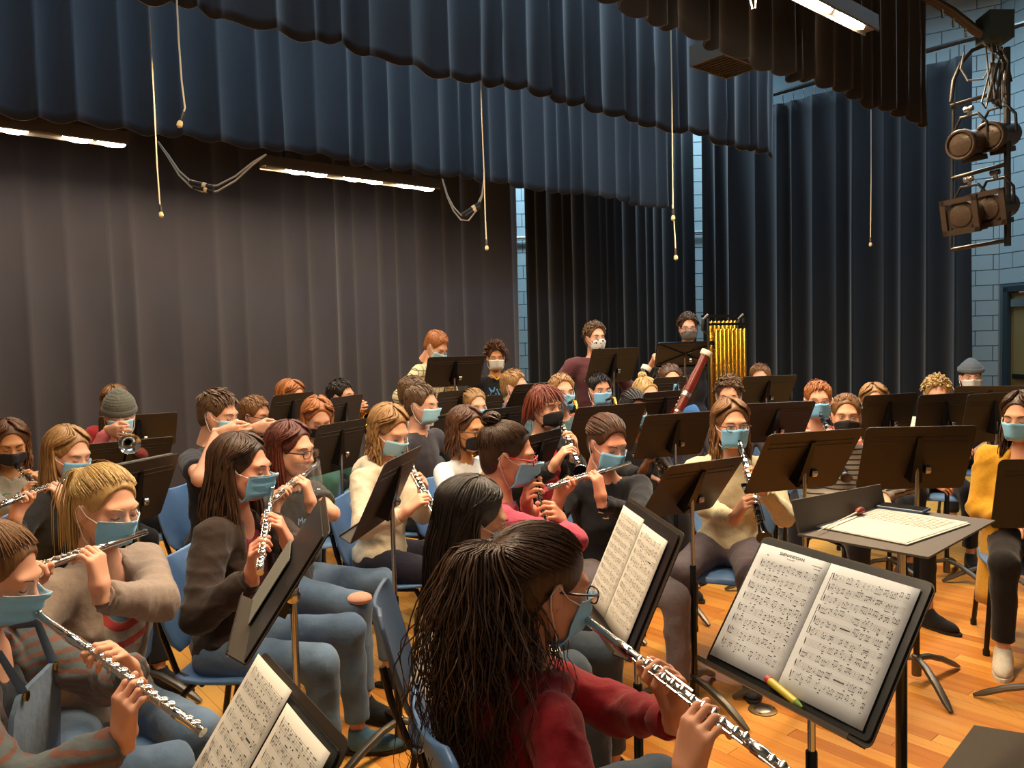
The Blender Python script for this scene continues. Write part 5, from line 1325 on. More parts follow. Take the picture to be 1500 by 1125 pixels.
def sx_player(top, D, label, az, pitch=10, slabel='', ssc=1.0, side=None, **kw):
    m, B = head_pre(top, D, az, pitch, 0, kw.get('s', 1.0), kw.get('fem', True)); f = azv(kw.get('torso', az)); tr = np.array([f[1], -f[0], 0]); Z = np.array([0, 0, 1.])
    sax(m, azv(az), slabel, ssc); g = azv(az)
    hl = dict(s='L', tube=m+g*.18*ssc-Z*.17*ssc, X=Z*1.0, Z=g*.5-tr*.8, r=.025, curl=40); hr = dict(s='R', tube=m+g*.15*ssc-Z*.4*ssc, X=-Z, Z=g*.4+tr*.8, r=.035, curl=40)
    return person(top, D, label, az, pitch=pitch, hands=(hl, hr), **kw)
def txt_on(root, c, right, up, fn, txt, size, mtl, name='print'):
    return text_mesh(txt, size, mtl, root, dict(b=np.stack([right, up, fn], 1), o=c), root['_o'], name)

# ---- nearest row ------------------------------------------------
def overalls(root, neck, tr, tf, up):
    M_d = JEANS['jeans']; q = MB()
    q.poly([neck-up*.2+tf*.125+tr*x*.13+up*y for x, y in ((-1, .06), (-.75, .1), (.75, .1), (1, .06), (1.15, -.2), (-1.15, -.2))], tf*.012); q.build('bib', M_d, root)
    for s in (-1, 1):
        q = MB(); q.tube([neck-up*.1+tf*.135+tr*s*.085, neck-up*.0+tf*.09+tr*s*.1, neck+up*.0-tf*.02+tr*s*.10, neck-up*.1-tf*.12+tr*s*.06], .013, 6, flat=.3); q.build('strap', M_d, root)
        q = MB(); q.tube([neck-up*.11+tf*.141+tr*s*.085, neck-up*.11+tf*.146+tr*s*.085], .012, 10); q.build('button', M_brass, root)
fl_player((2, 772), 1.62, 'person in denim overalls and striped crochet cardigan playing flute at lower left corner', 84, (296, 1072), True, pitch=22, torso=80,
          flabel='silver flute held across the lower left corner by the player in overalls', skin='fair', hairs=('bun', 'lbrown', dict(bunpos=(0, -.08, .11))), shirt=('plain', '#2a2c33', None), jacket=('knit', '#565c5e', '#6e4a3e'),
          trousers='jeans', graphic=overalls, s=.96, chair_label=None, xl=.24, xr=.38)
fl_player((160, 686), 2.12, 'person with blonde ponytail and beige cardigan over a red-ringed shirt playing flute', 118, (-25, 862), True, pitch=14, torso=112,
          flabel='silver flute held level by the blonde ponytailed player at left', hairs=('pony', 'blond', dict(length=.36, n=620, vol=1.2, bunpos=(0, -.10, .075))), shirt=('rings', '#9c948a', '#a8403a'), jacket=('plain', '#8f7f73', None),
          trousers='jeans', legaz=138, zseat=.43, xl=.22, xr=.40, bulk=1.05, chair_label='blue chair under the blonde ponytailed flute player at left')
fl_player((362, 637), 2.55, 'person with long dark hair in brown jacket and maroon shirt holding flute downward', 98, (381, 838), True, pitch=8, torso=100,
          flabel='silver flute pointing down in front of the brown-jacketed player', skin='pink', hairs=('long', 'dark', dict(length=.5, wav=.005)), shirt=('plain', '#6a1f2b', None), jacket=('plain', '#31241d', None),
          trousers='jeans', legaz=96, zseat=.46, shoes='#4a6b80', chair_label='blue chair under the long-haired player in brown jacket', s=1.0)
def mentor(root, neck, tr, tf, up):
    c = neck-up*.15+tf*.165
    txt_on(root, c, -tr, up, tf, 'Mentorship', .042, mat('print_blue', '#8fb0d8', .7))
shield_p = fl_player((432, 619), 3.08, 'person with red-brown hair, glasses and clear face shield playing flute in a grey tee', 112, (398, 735), True, pitch=8, torso=118,
          flabel='silver flute of the player with the clear face shield', hairs=('long', 'redbrown', dict(length=.24)), mask=None, specs='#2a2320', shirt=('plain', '#3c3b39', None), sleeve='short', trousers='jeans', legaz=100,
          eyes='open', graphic=mentor, chair_label='blue chair under the player with the clear face shield', bulk=1.08)
for kx, (dx_, rr_) in enumerate(((0, .042),)):
    kp = shield_p['kn'][1]; q = MB(); q.sphere(kp+np.array([.02, -.03, .045]), (rr_*1.3, rr_*1.1, .026), 14, 8); q.build('ripped_knee', SKIN['fair'], shield_p['root'])
    rgk = random.Random(8)
    for i in range(22):
        a_ = i/22*6.28; p_ = kp+np.array([.02+.052*math.cos(a_), -.03+.044*math.sin(a_), .052]); q = MB() if i == 0 else q
        q.tube([p_, p_+np.array([-.02*math.cos(a_)+rgk.uniform(-.01, .01), -.02*math.sin(a_), rgk.uniform(0, .012)])], .0016, 4)
    q.build('frayed_threads', M_white, shield_p['root'])
# clear chin shield
o_ = shield_p; W_ = lambda V: o_['H']+(np.array(V)*o_['s']) @ o_['B'].T
V = [( .088*math.sin(a), .045+.088*math.cos(a)+.03*v, -.035-.12*v) for v in np.linspace(0, 1, 7) for a in np.linspace(-1.25, 1.25, 17)]
Q = np.array([(j*17+i, j*17+i+1, (j+1)*17+i+1, (j+1)*17+i) for j in range(6) for i in range(16)])
sh = mesh_obj('face_shield', W_(V), Q, mat('clear_shield', '#e8eef0', .05, trans=.9, alpha=.22), o_['root']); sh.modifiers.new('t', 'SOLIDIFY').thickness = .001
cl_player((574, 597), 3.42, 'person with wavy blonde hair in cream hoodie playing oboe', 128, (650, 775), True, pitch=24, torso=118, clabel='black oboe with silver keys of the cream-hooded player', name='oboe', group='oboes',
          hairs=('long', 'dblond', dict(length=.22, wav=.008)), mask='pale', shirt=('plain', '#cfc3ab', None), hood=True, trousers='#23222e', legaz=98, bulk=1.12, chair_label='blue chair under the cream-hooded oboe player')
# ---- foreground centre
fl_player((806, 771), 1.46, 'person with long dark wavy ponytail in red hoodie playing flute, seen from behind', 66, (1165, 1140), True, pitch=16, torso=72, lean=.03,
          flabel='long silver flute held by the red-hooded player in front', skin='dim', hairs=('pony', 'dark', dict(length=.6, wav=.011, vol=1.6, n=1900, bunpos=(-.01, -.105, .055))), specs='#2a1512', shirt=('plain', '#7a0f1b', None), hood=True,
          trousers='jeans_dark', xl=.245, xr=.40, fup=(-.3, -.6, .8), chair_label='blue chair under the red-hooded flute player')
cl_player((704, 703), 2.12, 'person with long straight black hair and cream top seen from behind', 82, (828, 1000), True, pitch=16, torso=80, clabel='silver-keyed clarinet low beside the red-hooded player', skin='dim',
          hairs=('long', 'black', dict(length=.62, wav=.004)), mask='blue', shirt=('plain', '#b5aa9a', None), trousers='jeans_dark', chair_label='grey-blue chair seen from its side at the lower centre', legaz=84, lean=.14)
m9, B9 = head_pre((752, 620), 2.52, 98, 12, 0, .96)
d9 = aim(m9, 800, 775, .22, True)
pic = empty('piccolo', tuple(m9), 'small dark piccolo held at the mask by the player with red glasses', 'piccolo')
dd, a9, b9 = frame(d9); o9 = m9-dd*.06
q = MB(); q.tube([o9, o9+dd*.12], .009, 10); q.build('head_joint', M_blackg, pic); q = MB(); q.tube([o9+dd*.12, o9+dd*.3], .0085, 10); q.build('body_joint', M_blackg, pic)
q = MB()
for i in range(8): q.tube([o9+dd*(.14+.018*i)+b9*.008, o9+dd*(.14+.018*i)+b9*.014], .006, 8)
q.build('keys', M_silver, pic)
person((752, 620), 2.52, 'person with dark hair bun and red glasses in pink sweater holding a piccolo', 98, s=.96, pitch=12, torso=82, skin='pink', hairs=('bun', 'dark', dict(bunpos=(.01, -.075, .105))), specs='#b83338',
       shirt=('plain', '#b44a63', None), sleeve='push', trousers='jeans_dark', hands=(dict(s='L', tube=m9+dd*.15, X=-dd, Z=azv(98)+np.array([0, 0, .3])), dict(s='R', tube=m9+dd*.05, X=dd, Z=-azv(98)+np.array([0, 0, .2]), pole=np.array([.95, -.3, -.45]))),
       chair_label='blue chair under the player in the pink sweater', bulk=1.08)
def gold(root, neck, tr, tf, up):
    c = neck-up*.15+tf*.16; q = MB(); rg = random.Random(4)
    for i in range(26):
        x = rg.uniform(-.09, .08); z = rg.uniform(-.02, .03); p = c-tr*x*-1+up*z; q.tube([p, p+tr*rg.uniform(-.03, .03)+up*rg.uniform(-.006, .01)], .0022, 5)
    q.build('print_flutes', mat('print_gold', '#b09a62', .6), root)
    txt_on(root, c-up*.055-tr*.03, -tr, up, tf, 'flute', .035, mat('print_white', '#c9c4ba', .7))
fl_player((893, 611), 3.15, 'person with brown tied-back hair in black sweatshirt playing flute, facing us', 152, (800, 716), True, pitch=20, torso=168, roll=0,
          flabel='silver flute of the player in the black sweatshirt with gold print', skin='pink', hairs=('bun', 'brown', dict(bunpos=(0, -.1, .03))), shirt=('plain', '#1b1a20', None), trousers='#6d6468', graphic=gold,
          legaz=165, chair_label='blue chair under the player in the black sweatshirt', bulk=1.1)
cl_player((1073, 586), 3.42, 'person with glasses and pinkish brown hair in cream hoodie playing clarinet', 178, (1120, 788), True, pitch=4, torso=184, clabel='black clarinet of the cream-hooded player with glasses', hairs=('long', 'lbrown', dict(length=.28, wav=.008)),
          specs='#5b2320', eyes='open', shirt=('plain', '#cbbf9f', None), hood=True, trousers='#5a5056', bulk=1.14, legaz=205, chair_label='chair under the cream-hooded clarinet player', shoes='#3a3f44')
person((1240, 578), 3.95, 'person with black mask in black and grey striped shirt behind a stand', 200, pitch=2, torso=196, skin='fair', hairs=('pony', 'lbrown', dict(length=.25)), mask='black', eyes='open', shirt=('stripe', '#8d8378', '#2a2624'),
       trousers='#121014', legaz=168, splay=16, hem=.78, shoes='#121011', bulk=1.05, chair_label='chair under the player in the striped shirt')
yj = person((1494, 576), 3.45, 'person with long black hair and yellow jacket at the right edge', 232, pitch=8, torso=232, hairs=('long', 'dark', dict(length=.36, wav=.006)), shirt=('plain', '#26222a', None), jacket=('plain', '#c9962a', None),
       trousers='#1b1718', legaz=204, shoes='#d9d2c4', chair_label='black-legged chair under the person in yellow')
# hanging hem of the yellow jacket
hp = yj['pel']; hr_ = -yj['tr']*-1
V = []
for j in range(9):
    for i in range(11):
        a_ = math.radians(25+130*i/10); rr = .17+.05*j/8+.010*math.sin(i*2.3+j*.3)
        V.append(hp+yj['tr']*rr*1.05*math.sin(a_)+yj['tf']*(rr*.8*math.cos(a_)+.02)+np.array([0, 0, -.46*j/8+.12]))
hem = mesh_obj('jacket_hem', V, np.array([(j*11+i, j*11+i+1, (j+1)*11+i+1, (j+1)*11+i) for j in range(8) for i in range(10)]), shirtmat('plain', '#c9962a'), yj['root']); hem.modifiers.new('t', 'SOLIDIFY').thickness = .006
# ---- left rear
fl_player((104, 628), 3.25, 'person with long straight light brown hair and dark cardigan playing flute at left', 112, (-2, 742), True, pitch=16, torso=118, flabel='silver flute of the long-haired player at far left',
          hairs=('long', 'dblond', dict(length=.4)), shirt=('plain', '#26242a', None), jacket=('plain', '#2b2927', None), trousers='#1d2029', chair_label='chair under the long-haired flute player at far left')
def letters(root, neck, tr, tf, up):
    c = neck-up*.14+tf*.162
    for i, (ch, col) in enumerate(zip('ACIC', ('#5fa64a', '#3f9c8e', '#3c8ec0', '#3a6fc0'))):
        txt_on(root, c-tr*(i-1.5)*.055, -tr, up, tf, ch, .07, mat('print_'+col, col, .7))
cl_player((14, 618), 3.75, 'person in grey sweatshirt with coloured letters and black mask at left edge', 140, (66, 727), True, pitch=18, torso=150, clabel='clarinet held by the player in the grey lettered sweatshirt', hairs=('long', 'brown', dict(length=.22, wav=.006)),
          mask='black', shirt=('plain', '#9c968c', None), graphic=letters, skin='tan', chair_label='chair under the player in the lettered sweatshirt', L=.6)
tr_player((174, 578), 4.3, 'person in grey knit beanie and dusty pink hoodie with a trumpet', 150, (196, 650), True, pitch=12, tlabel='silver trumpet of the player in the grey knit beanie', hairs=('beanie', 'brown', dict(part=.02)), fem=False,
          torso=140, shirt=('plain', '#a9555a', None), hood=True, trousers='#15171a', mask='pale', chair_label='chair under the player in the knit beanie', legaz=115)
person((166, 567), 5.15, 'person with wavy light brown hair and red shirt behind the beanie player', 160, pitch=18, hairs=('long', 'lbrown', dict(length=.22, wav=.01)), shirt=('plain', '#a3303a', None), trousers='#22242a', chair_label='chair behind the beanie player')
tr_player((324, 573), 3.8, 'person with short swept hair in charcoal polo shirt playing trumpet', 104, (372, 650), True, pitch=16, tlabel='gold trumpet of the player in the charcoal polo shirt', mtl=M_brass, hairs=('short', 'curlbrown', dict(length=.055)), fem=False, mask='pale',
          shirt=('plain', '#2b2d33', None), sleeve='short', trousers='#1d1e22', armb=1.1, chair_label='blue chair under the player in the charcoal polo')
tr_player((377, 581), 4.5, 'person with glasses, black mask and dark patterned shirt playing trumpet', 112, (408, 640), True, pitch=12, tlabel='silver trumpet of the player with glasses behind the polo player', hairs=('short', 'lbrown', dict(length=.04)), fem=False,
          mask='black', specs='#2a2522', shirt=('plain', '#20222e', None), trousers='#202228', chair_label='chair under the glasses-wearing trumpet player', s=.95)
person((430, 558), 4.95, 'person with straight ginger hair and blue mask at the back', 118, pitch=14, hairs=('long', 'ginger', dict(length=.16)), shirt=('plain', '#7d8189', None), trousers='#22242a', chair_label='chair under the ginger-haired person')
person((466, 585), 4.2, 'person with golden hair and dark mask looking down behind a stand', 150, pitch=24, hairs=('long', 'ginger', dict(length=.2, wav=.006)), mask='black', shirt=('plain', '#4d7a70', None), trousers='#22242a', chair_label='chair under the golden-haired person')
tr_player((503, 556), 5.4, 'person with black hair and black mask playing brass trumpet at the back', 112, (545, 612), True, pitch=2, tlabel='gold trumpet of the black-haired player at the back', mtl=M_brass, hairs=('short', 'black', dict(length=.06)), fem=False, mask='black',
          shirt=('plain', '#24232a', None), trousers='#22242a', chair_label='chair under the black-haired trumpet player', eyes='open')
sx_player((622, 563), 4.35, 'person with brown hair in charcoal shirt playing saxophone', 118, pitch=8, slabel='gold saxophone of the player in the charcoal shirt', hairs=('short', 'curlbrown', dict(length=.05)), fem=False, shirt=('plain', '#38343a', None),
          trousers='#23242a', chair_label='blue chair back behind the charcoal-shirted saxophonist', mask='pale')
person((610, 551), 5.0, 'person in pale blue plaid shirt behind the charcoal-shirted saxophonist', 105, pitch=8, hairs=('short', 'curlbrown', dict(length=.03)), fem=False, shirt=('plaid', '#8f97ab', '#4c5472'), trousers='#22242a', mask='pale', chair_label='chair under the person in plaid shirt')
cl_player((688, 597), 3.8, 'person with glasses, black mask and white tee shirt', 128, (740, 690), True, pitch=8, clabel='clarinet of the player in the white tee shirt', hairs=('long', 'brown', dict(length=.2, wav=.006)), skin='tan', mask='black', specs='#6a4a34',
          shirt=('plain', '#d3d5d8', None), sleeve='short', trousers='#22242a', eyes='open', chair_label='blue chair under the player in the white tee')
person((697, 570), 4.85, 'person with light hair pulled back peering over a stand', 150, pitch=6, hairs=('pony', 'dblond', dict(length=.2)), shirt=('plain', '#6b6e78', None), trousers='#22242a', eyes='open', chair_label='chair behind the player in the white tee')
tr_player((757, 542), 5.45, 'person in purple-blue hoodie with mask pulled to the chin', 120, (772, 612), True, pitch=4, tlabel='brass instrument of the player in the purple-blue hoodie', mtl=M_brass, hairs=('short', 'dblond', dict(length=.045)), fem=False, mask='white', masklow=.045,
          shirt=('plain', '#4c4a72', None), hood=True, trousers='#22242a', eyes='open', chair_label='chair under the person in purple-blue hoodie')
cl_player((802, 564), 3.9, 'person with shaggy auburn hair and black mask in red shirt playing clarinet', 140, (850, 690), True, pitch=2, clabel='clarinet of the shaggy auburn-haired player', hairs=('shag', 'auburn', dict(length=.10)), fem=False, mask='black',
          shirt=('plain', '#a32231', None), jacket=('plain', '#202125', None), sleeve='long', trousers='#22242a', s=.98, eyes='open', chair_label='chair under the auburn-haired clarinettist')
sx_player((824, 547), 4.7, 'person with short blond hair and blue mask playing saxophone', 165, pitch=2, slabel='gold saxophone beside the auburn-haired player', hairs=('short', 'dblond', dict(length=.035)), fem=False, shirt=('plain', '#49606a', None), trousers='#22242a',
          eyes='open', chair_label='chair under the blond saxophonist')
sx_player((880, 547), 5.35, 'person with black hair in orange and green camouflage shirt', 165, pitch=4, slabel='large saxophone with curled neck played by the person in camouflage shirt', ssc=1.15, hairs=('short', 'black', dict(length=.06)), fem=False, skin='mid', shirt=('camo', '#4a4a36', '#8c4a2c'), trousers='#22242a',
          eyes='open', chair_label='chair under the camouflage-shirted player')
cl_player((930, 573), 4.5, 'person with braided black hair in black top playing clarinet', 165, (975, 700), True, pitch=12, clabel='clarinet of the braided-haired player', hairs=('braids', 'black', {}), skin='brown', shirt=('plain', '#19181d', None), trousers='#22242a', chair_label='chair under the braided-haired player')
person((949, 554), 4.8, 'person with blonde top-knot hair between two stands', 158, pitch=8, hairs=('bun', 'blond', dict(bunpos=(0, -.06, .11))), shirt=('plain', '#3a3c44', None), trousers='#22242a', eyes='open', chair_label='chair under the blonde top-knot player')
b20 = person((983, 534), 4.95, 'person with brown hair in bright blue lettered tee playing bassoon', 176, pitch=4, hairs=('pony', 'brown', dict(length=.2)), shirt=('plain', '#3f74bd', None), sleeve='short', trousers='#22242a', eyes='open',
             graphic=lambda root, neck, tr, tf, up: txt_on(root, neck-up*.12+tf*.165, -tr, up, tf, 'EGO', .075, mat('print_white', '#c9c4ba', .7)), chair_label='dark chair under the blue-shirted bassoonist')
bassoon(P(1036, 514, 5.15), P(968, 655, 5.1), 'tall red bassoon with white bell ring', mat('bassoon_red', '#65180f', .22, coat=.5), M_silver, b20['mouth'])
bassoon(P(948, 537, 5.6), P(902, 625, 5.5), 'black bassoon with white bell ring', M_blackg, M_silver)
person((1067, 553), 4.8, 'person with curly brown hair in grey hoodie, face hidden by a stand', 196, pitch=12, hairs=('curly', 'curlbrown', dict(length=.045)), fem=False, shirt=('plain', '#5d5a60', None), hood=True, trousers='#22242a', chair_label='dark chair under the curly-haired person in grey')
person((1113, 533), 5.7, 'person with short sandy hair and blue mask behind a rear stand right of the chimes', 198, pitch=2, hairs=('short', 'lbrown', dict(length=.05)), fem=False, shirt=('plain', '#3b3d48', None), trousers='#22242a', eyes='open', chair_label='chair right of the chimes')
cl_player((1199, 558), 4.4, 'person with glasses and blue mask in red and white collared shirt', 196, (1240, 700), True, pitch=4, clabel='clarinet of the player in the red and white shirt', hairs=('short', 'ginger', dict(length=.04)), fem=False, specs='#6a3328', shirt=('stripe', '#b5503c', '#d8cfc4'), trousers='#22242a',
          eyes='open', chair_label='chair under the player in the red and white shirt', s=.97)
person((1281, 563), 4.8, 'person with ash blond bobbed hair peeking over a black stand', 198, pitch=6, hairs=('bob', 'dblond', dict(length=.05)), shirt=('plain', '#4b4f57', None), trousers='#22242a', eyes='open', chair_label='chair under the ash blond person')
Mh = P(1386, 705, 4.7*DS*.93)
person((1373, 553), 4.95, 'person with curly blonde hair behind a stand, hands clasped in lap', 202, pitch=14, torso=202, hairs=('curly', 'blond', dict(length=.05)), shirt=('plain', '#c9c0b4', None), sleeve='short', trousers='#15161c',
       hands=(dict(s='L', at=Mh+np.array([.05, 0, .05]), Y=(-.6, -.5, -.6), Z=(.3, -.8, .5), curl=30), dict(s='R', at=Mh+np.array([-.09, .0, .0]), Y=(.75, -.5, -.35), Z=(-.2, -.7, .6), curl=25)), chair_label='chair under the curly blonde person')
person((1423, 531), 5.75, 'person in plain grey beanie peeking over a stand near the door', 204, pitch=4, hairs=('beanie', 'dark', dict(part=-.02)), skin='fair', mask='white', shirt=('plain', '#23252c', None), trousers='#22242a', eyes='open', chair_label='chair under the person in the plain grey beanie')
# ---- standing at the back
person((641, 487), 6.0, 'standing person with reddish blond hair in cream checked shirt bending over a stand', 125, pitch=38, torso=118, hairs=('short', 'ginger', dict(length=.035)), fem=False, shirt=('plaid', '#cfc59f', '#54564a'), sleeve='long', trousers='#22242a', stand_=True, mask='pale', lean=.9)
def dragon(root, neck, tr, tf, up):
    c = neck-up*.22+tf*.16; rg = random.Random(2)
    for nm, cols, n, z0 in (('print_blue', '#4f83b8', 12, .05), ('print_green', '#3fae62', 14, -.04)):
        q = MB()
        for i in range(n): p = c+tr*rg.uniform(-.08, .08)+up*(z0+rg.uniform(-.045, .045)); q.tube([p, p+tr*rg.uniform(-.04, .04)+up*rg.uniform(-.02, .04)], .007, 5, flat=.5)
        q.build(nm, mat('dr_'+nm, cols, .7), root)
    q = MB(); q.tube([neck+tf*.085-up*.0-tr*.05, neck+tf*.105-up*.04, neck+tf*.085-up*.0+tr*.05], .009, 6); q.build('yellow_neckline', mat('neck_yellow', '#c99a34', .8), root)
person((726, 505), 6.2, 'standing person with curly dark hair in black shirt with green and blue print', 172, pitch=6, hairs=('curly', 'brown', dict(length=.11)), shirt=('plain', '#15151a', None), sleeve='short', trousers='#15161a', stand_=True, mask='white', eyes='open', graphic=dragon, skin='tan', s=.95)
person((873, 472), 5.9, 'standing person with curly hair and spotted mask in maroon jacket over red shirt', 160, pitch=4, hairs=('curly', 'curlbrown', dict(length=.035)), fem=False, mask='spot', shirt=('plain', '#b82a2c', None), jacket=('plain', '#5a3338', None), trousers='#202126', stand_=True, eyes='open')
person((1008, 460), 6.35, 'standing person with glasses in black hoodie behind the rear stand', 186, pitch=6, hairs=('curly', 'dark', dict(length=.04)), fem=False, mask='grey', specs='#20201f', shirt=('plain', '#2a2a31', None), hood=True, trousers='#15161a', stand_=True, eyes='open', sleeve='push', bulk=1.15,
       hands=(dict(s='R', at=P(962, 525, 6.95)+np.array([0, 0, 0]), Y=(.3, -.6, -.5), Z=(-.3, -.5, .8), curl=20), dict(s='L', at=P(1043, 508, 7.0), Y=(.0, -.8, .2), Z=(.6, -.3, .6), curl=40)))
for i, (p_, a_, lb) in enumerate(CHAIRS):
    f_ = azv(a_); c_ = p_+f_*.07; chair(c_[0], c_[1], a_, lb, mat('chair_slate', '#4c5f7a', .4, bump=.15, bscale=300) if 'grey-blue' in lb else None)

# ---- stands ----------------------------------------------------
SL = {'main': 'large black music stand in the right foreground holding the open score', 'midfront': 'black music stand with leaning pages in front of the pink sweater player', 'front_left': 'black music stand at bottom left with two pages and a folder',
 'S3': 'black music stand tilted in front of the cream-hooded oboe player', 'S4': 'black music stand in front of the golden-haired person, knob and pole visible', 'S5': 'small black stand in front of the ginger-haired person at the back',
 'S6': 'black stand in front of the black-haired trumpet player', 'S7': 'upper of two stands left of the polo player, in front of the beanie player', 'S8': 'lower stand left of the polo player, above the blonde ponytail', 'S9': 'brown-black stand rightmost behind the beanie player',
 'S10': 'tall stand in front of the person in cream checked shirt', 'S11': 'stand left of the person peering with pulled-back hair', 'S11b': 'stand just behind the player in the white tee', 'S12': 'low stand left of the auburn-haired player', 'S12b': 'stand just behind the low one left of the auburn-haired player',
 'S13': 'small stand in front of the purple-blue hoodie', 'S15': 'dark stand between the pink sweater player and the auburn-haired player', 'S16': 'wide brown-black stand above the head of the black sweatshirt player', 'S17': 'wide stand left of the cream-hooded clarinet player with glasses',
 'S18': 'stand overlapping the chest of the cream-hooded clarinet player', 'S19': 'large brown-black stand right of the cream-hooded clarinet player', 'S20': 'large stand in front of the striped shirt player', 'S21': 'stand at the right edge in front of the yellow jacket',
 'S22': 'wide stand behind the cream-hooded clarinet player, left of the collared shirt', 'S26': 'tall stand in front of the maroon-jacketed standing person', 'S27': 'tall cross-braced stand in front of the black-hooded standing person', 'S28a': 'upper small stand beside the red bassoon',
 'S28b': 'lower small stand beside the red bassoon', 'S29': 'stand hiding the body of the sandy-haired person right of the chimes', 'S30': 'stand in front of the ash blond person', 'S31a': 'left of two overlapping stands before the curly blonde person', 'S31b': 'right of two overlapping stands before the curly blonde person',
 'S32': 'rearmost stand at the right edge in front of the plain grey beanie'}
for k_, l_ in SL.items(): stand(k_, l_, 'round' if k_ in ('S27',) else 'back')
# nearly edge-on stand in front of the brown-jacketed player
STF['S2'] = ((-.50, 2.02, 1.19), -75, 34, .48, .36, -1)
stand('S2', 'stand seen nearly edge-on in front of the brown-jacketed flute player')
M_paperc = mat('paper_cool_light', '#c3c9d0', .8, noise=.03, nscale=5)  # cooler light on the main score is put into this paper tint
# ---- sheet music -----------------------------------------------
def on_desk(k, x, y, W, H, label, rot=0, lift=.004, flip=False, **kw):
    d = DESK[k]; mid = d['c']+d['dn']*d['H']/2; wr = d['w'] if not flip else -d['w']; dn = d['dn']; a = math.radians(rot)
    wx = wr*math.cos(a)+dn*math.sin(a); wy = dn*math.cos(a)-wr*math.sin(a)
    return sheet(mid+wr*x+dn*y+d['fn']*lift, wx, wy, d['fn'], W, H, label, **kw)
def folder(k, x, y, W, H, label, flip=False, rot=0, lift=.002, th=.004, name='folder', mt=None):
    d = DESK[k]; mid = d['c']+d['dn']*d['H']/2; wr = d['w'] if not flip else -d['w']; a = math.radians(rot); wx = wr*math.cos(a)+d['dn']*math.sin(a); wy = d['dn']*math.cos(a)-wr*math.sin(a)
    o = mid+wr*x+d['dn']*y+d['fn']*lift; q = MB(); loop = [o+wx*(W/2+u)+wy*(H/2+v) for u, v in rounded_rect(W, H, .012, 3)]; q.poly(loop, d['fn']*th)
    ob = q.build(name, mt or M_folder, None, smooth=False, origin=tuple(o)); tag(ob, label, 'folder'); return ob
folder('main', -.245, -.185, .49, .36, 'black ring folder lying open under the score on the large right stand', flip=False)
on_desk('main', -.235, -.165, .225, .325, 'left page of the score titled SHENANDOAH on the large right stand', title='SHENANDOAH', rows=8, seed=5, lift=.008, mtl=M_paperc, group='score pages on the large stand')
on_desk('main', -.008, -.165, .235, .325, 'right page of the score with bracketed staves on the large right stand', rows=10, seed=9, lift=.009, mtl=M_paperc, brackets=[(0, 2), (3, 5)], group='score pages on the large stand', curl=.004)
# highlighter resting on the lip
dm = DESK['main']; bb = dm['c']+dm['dn']*(dm['H']-.02)+dm['fn']*.022-dm['w']*.0
hl = empty('marker', tuple(bb), 'thick yellow and green marker with red end on the lip of the large right stand', 'marker')
q = MB(); q.tube([bb-dm['w']*.02-dm['dn']*.016, bb+dm['w']*.065], [.010, .009], 10); q.build('barrel', mat('marker_yellow', '#c9b23a', .4), hl)
q = MB(); q.tube([bb-dm['w']*.032-dm['dn']*.019, bb-dm['w']*.02-dm['dn']*.016], [.009, .0105], 10); q.build('red_end', mat('marker_red', '#b8383a', .4), hl)
q = MB(); q.tube([bb+dm['w']*.065, bb+dm['w']*.085+dm['dn']*.003], [.009, .003], 10); q.build('tip', mat('marker_green', '#7a9a4a', .4), hl)
folder('midfront', -.24, -.17, .47, .35, 'black folder on the stand before the pink sweater player')
on_desk('midfront', -.235, -.15, .21, .31, 'left cream page of music leaning before the pink sweater player', rows=11, seed=21, lift=.008, group='pages on the middle stand')
on_desk('midfront', -.02, -.14, .21, .30, 'right cream page of music leaning before the pink sweater player', rows=10, seed=22, lift=.009, group='pages on the middle stand')
folder('front_left', -.22, -.16, .46, .36, 'black folder with ring edge on the bottom left stand')
on_desk('front_left', -.245, -.17, .23, .33, 'far cream page of music on the bottom left stand', rows=9, seed=31, lift=.008, title='ANDANTE', group='pages on the bottom left stand') if False else on_desk('front_left', -.245, -.17, .23, .33, 'far cream page of music on the bottom left stand', rows=9, seed=31, lift=.008, group='pages on the bottom left stand')
on_desk('front_left', .0, -.15, .23, .33, 'near cream page of music on the bottom left stand', rows=9, seed=32, lift=.012, group='pages on the bottom left stand')
folder('S2', -.24, -.16, .46, .34, 'black folder leaning on the edge-on stand')
folder('S2', -.26, -.02, .24, .30, 'grey open folder flap hanging below the edge-on stand', lift=.012, mt=mat('grey_card', '#76766c', .6), th=.002)
folder('S18', -.2, -.15, .42, .3, 'dark folder on the stand before the cream-hooded clarinet player', lift=.004, th=.012)
folder('S8', -.2, -.17, .4, .3, 'dark folder on the lower stand left of the polo player', lift=.004, th=.012)
# ---- conductor stand -------------------------------------------
zc = 1.02
c00, c01, c11, c10 = atz(1298, 742, zc), atz(1458, 762, zc), atz(1360, 816, zc), atz(1168, 782, zc)
ctr = (c00+c01+c11+c10)/4; cu = nrm((c01-c00)+(c11-c10)); cu[2] = 0; cu = nrm(cu); cv = np.array([-cu[1], cu[0], 0])
cs = empty('conductor_stand', (ctr[0], ctr[1], 0), 'flat grey-topped conductor stand with a score lying on it at right', 'music stand')
Wc, Hc_ = np.linalg.norm((c01+c11)/2-(c00+c10)/2), np.linalg.norm((c00+c01)/2-(c10+c11)/2)
M_con = mat('desk_grey', '#5c5248', .6, noise=.05, nscale=8)
q = MB(); q.poly([c00-[0, 0, .006], c10-[0, 0, .006], c11-[0, 0, .006], c01-[0, 0, .006]], np.array([0, 0, .006])); q.build('desk', M_con, cs, smooth=False)
f0, f1 = c10+(c00-c10)*.02, c00; hv_ = np.array([0, 0, .085])-cu*.02
q = MB(); q.poly([f0, f1, f1+hv_*.9, f0+hv_*1.15], -cu*.004); q.build('side_flap', M_con, cs, smooth=False)
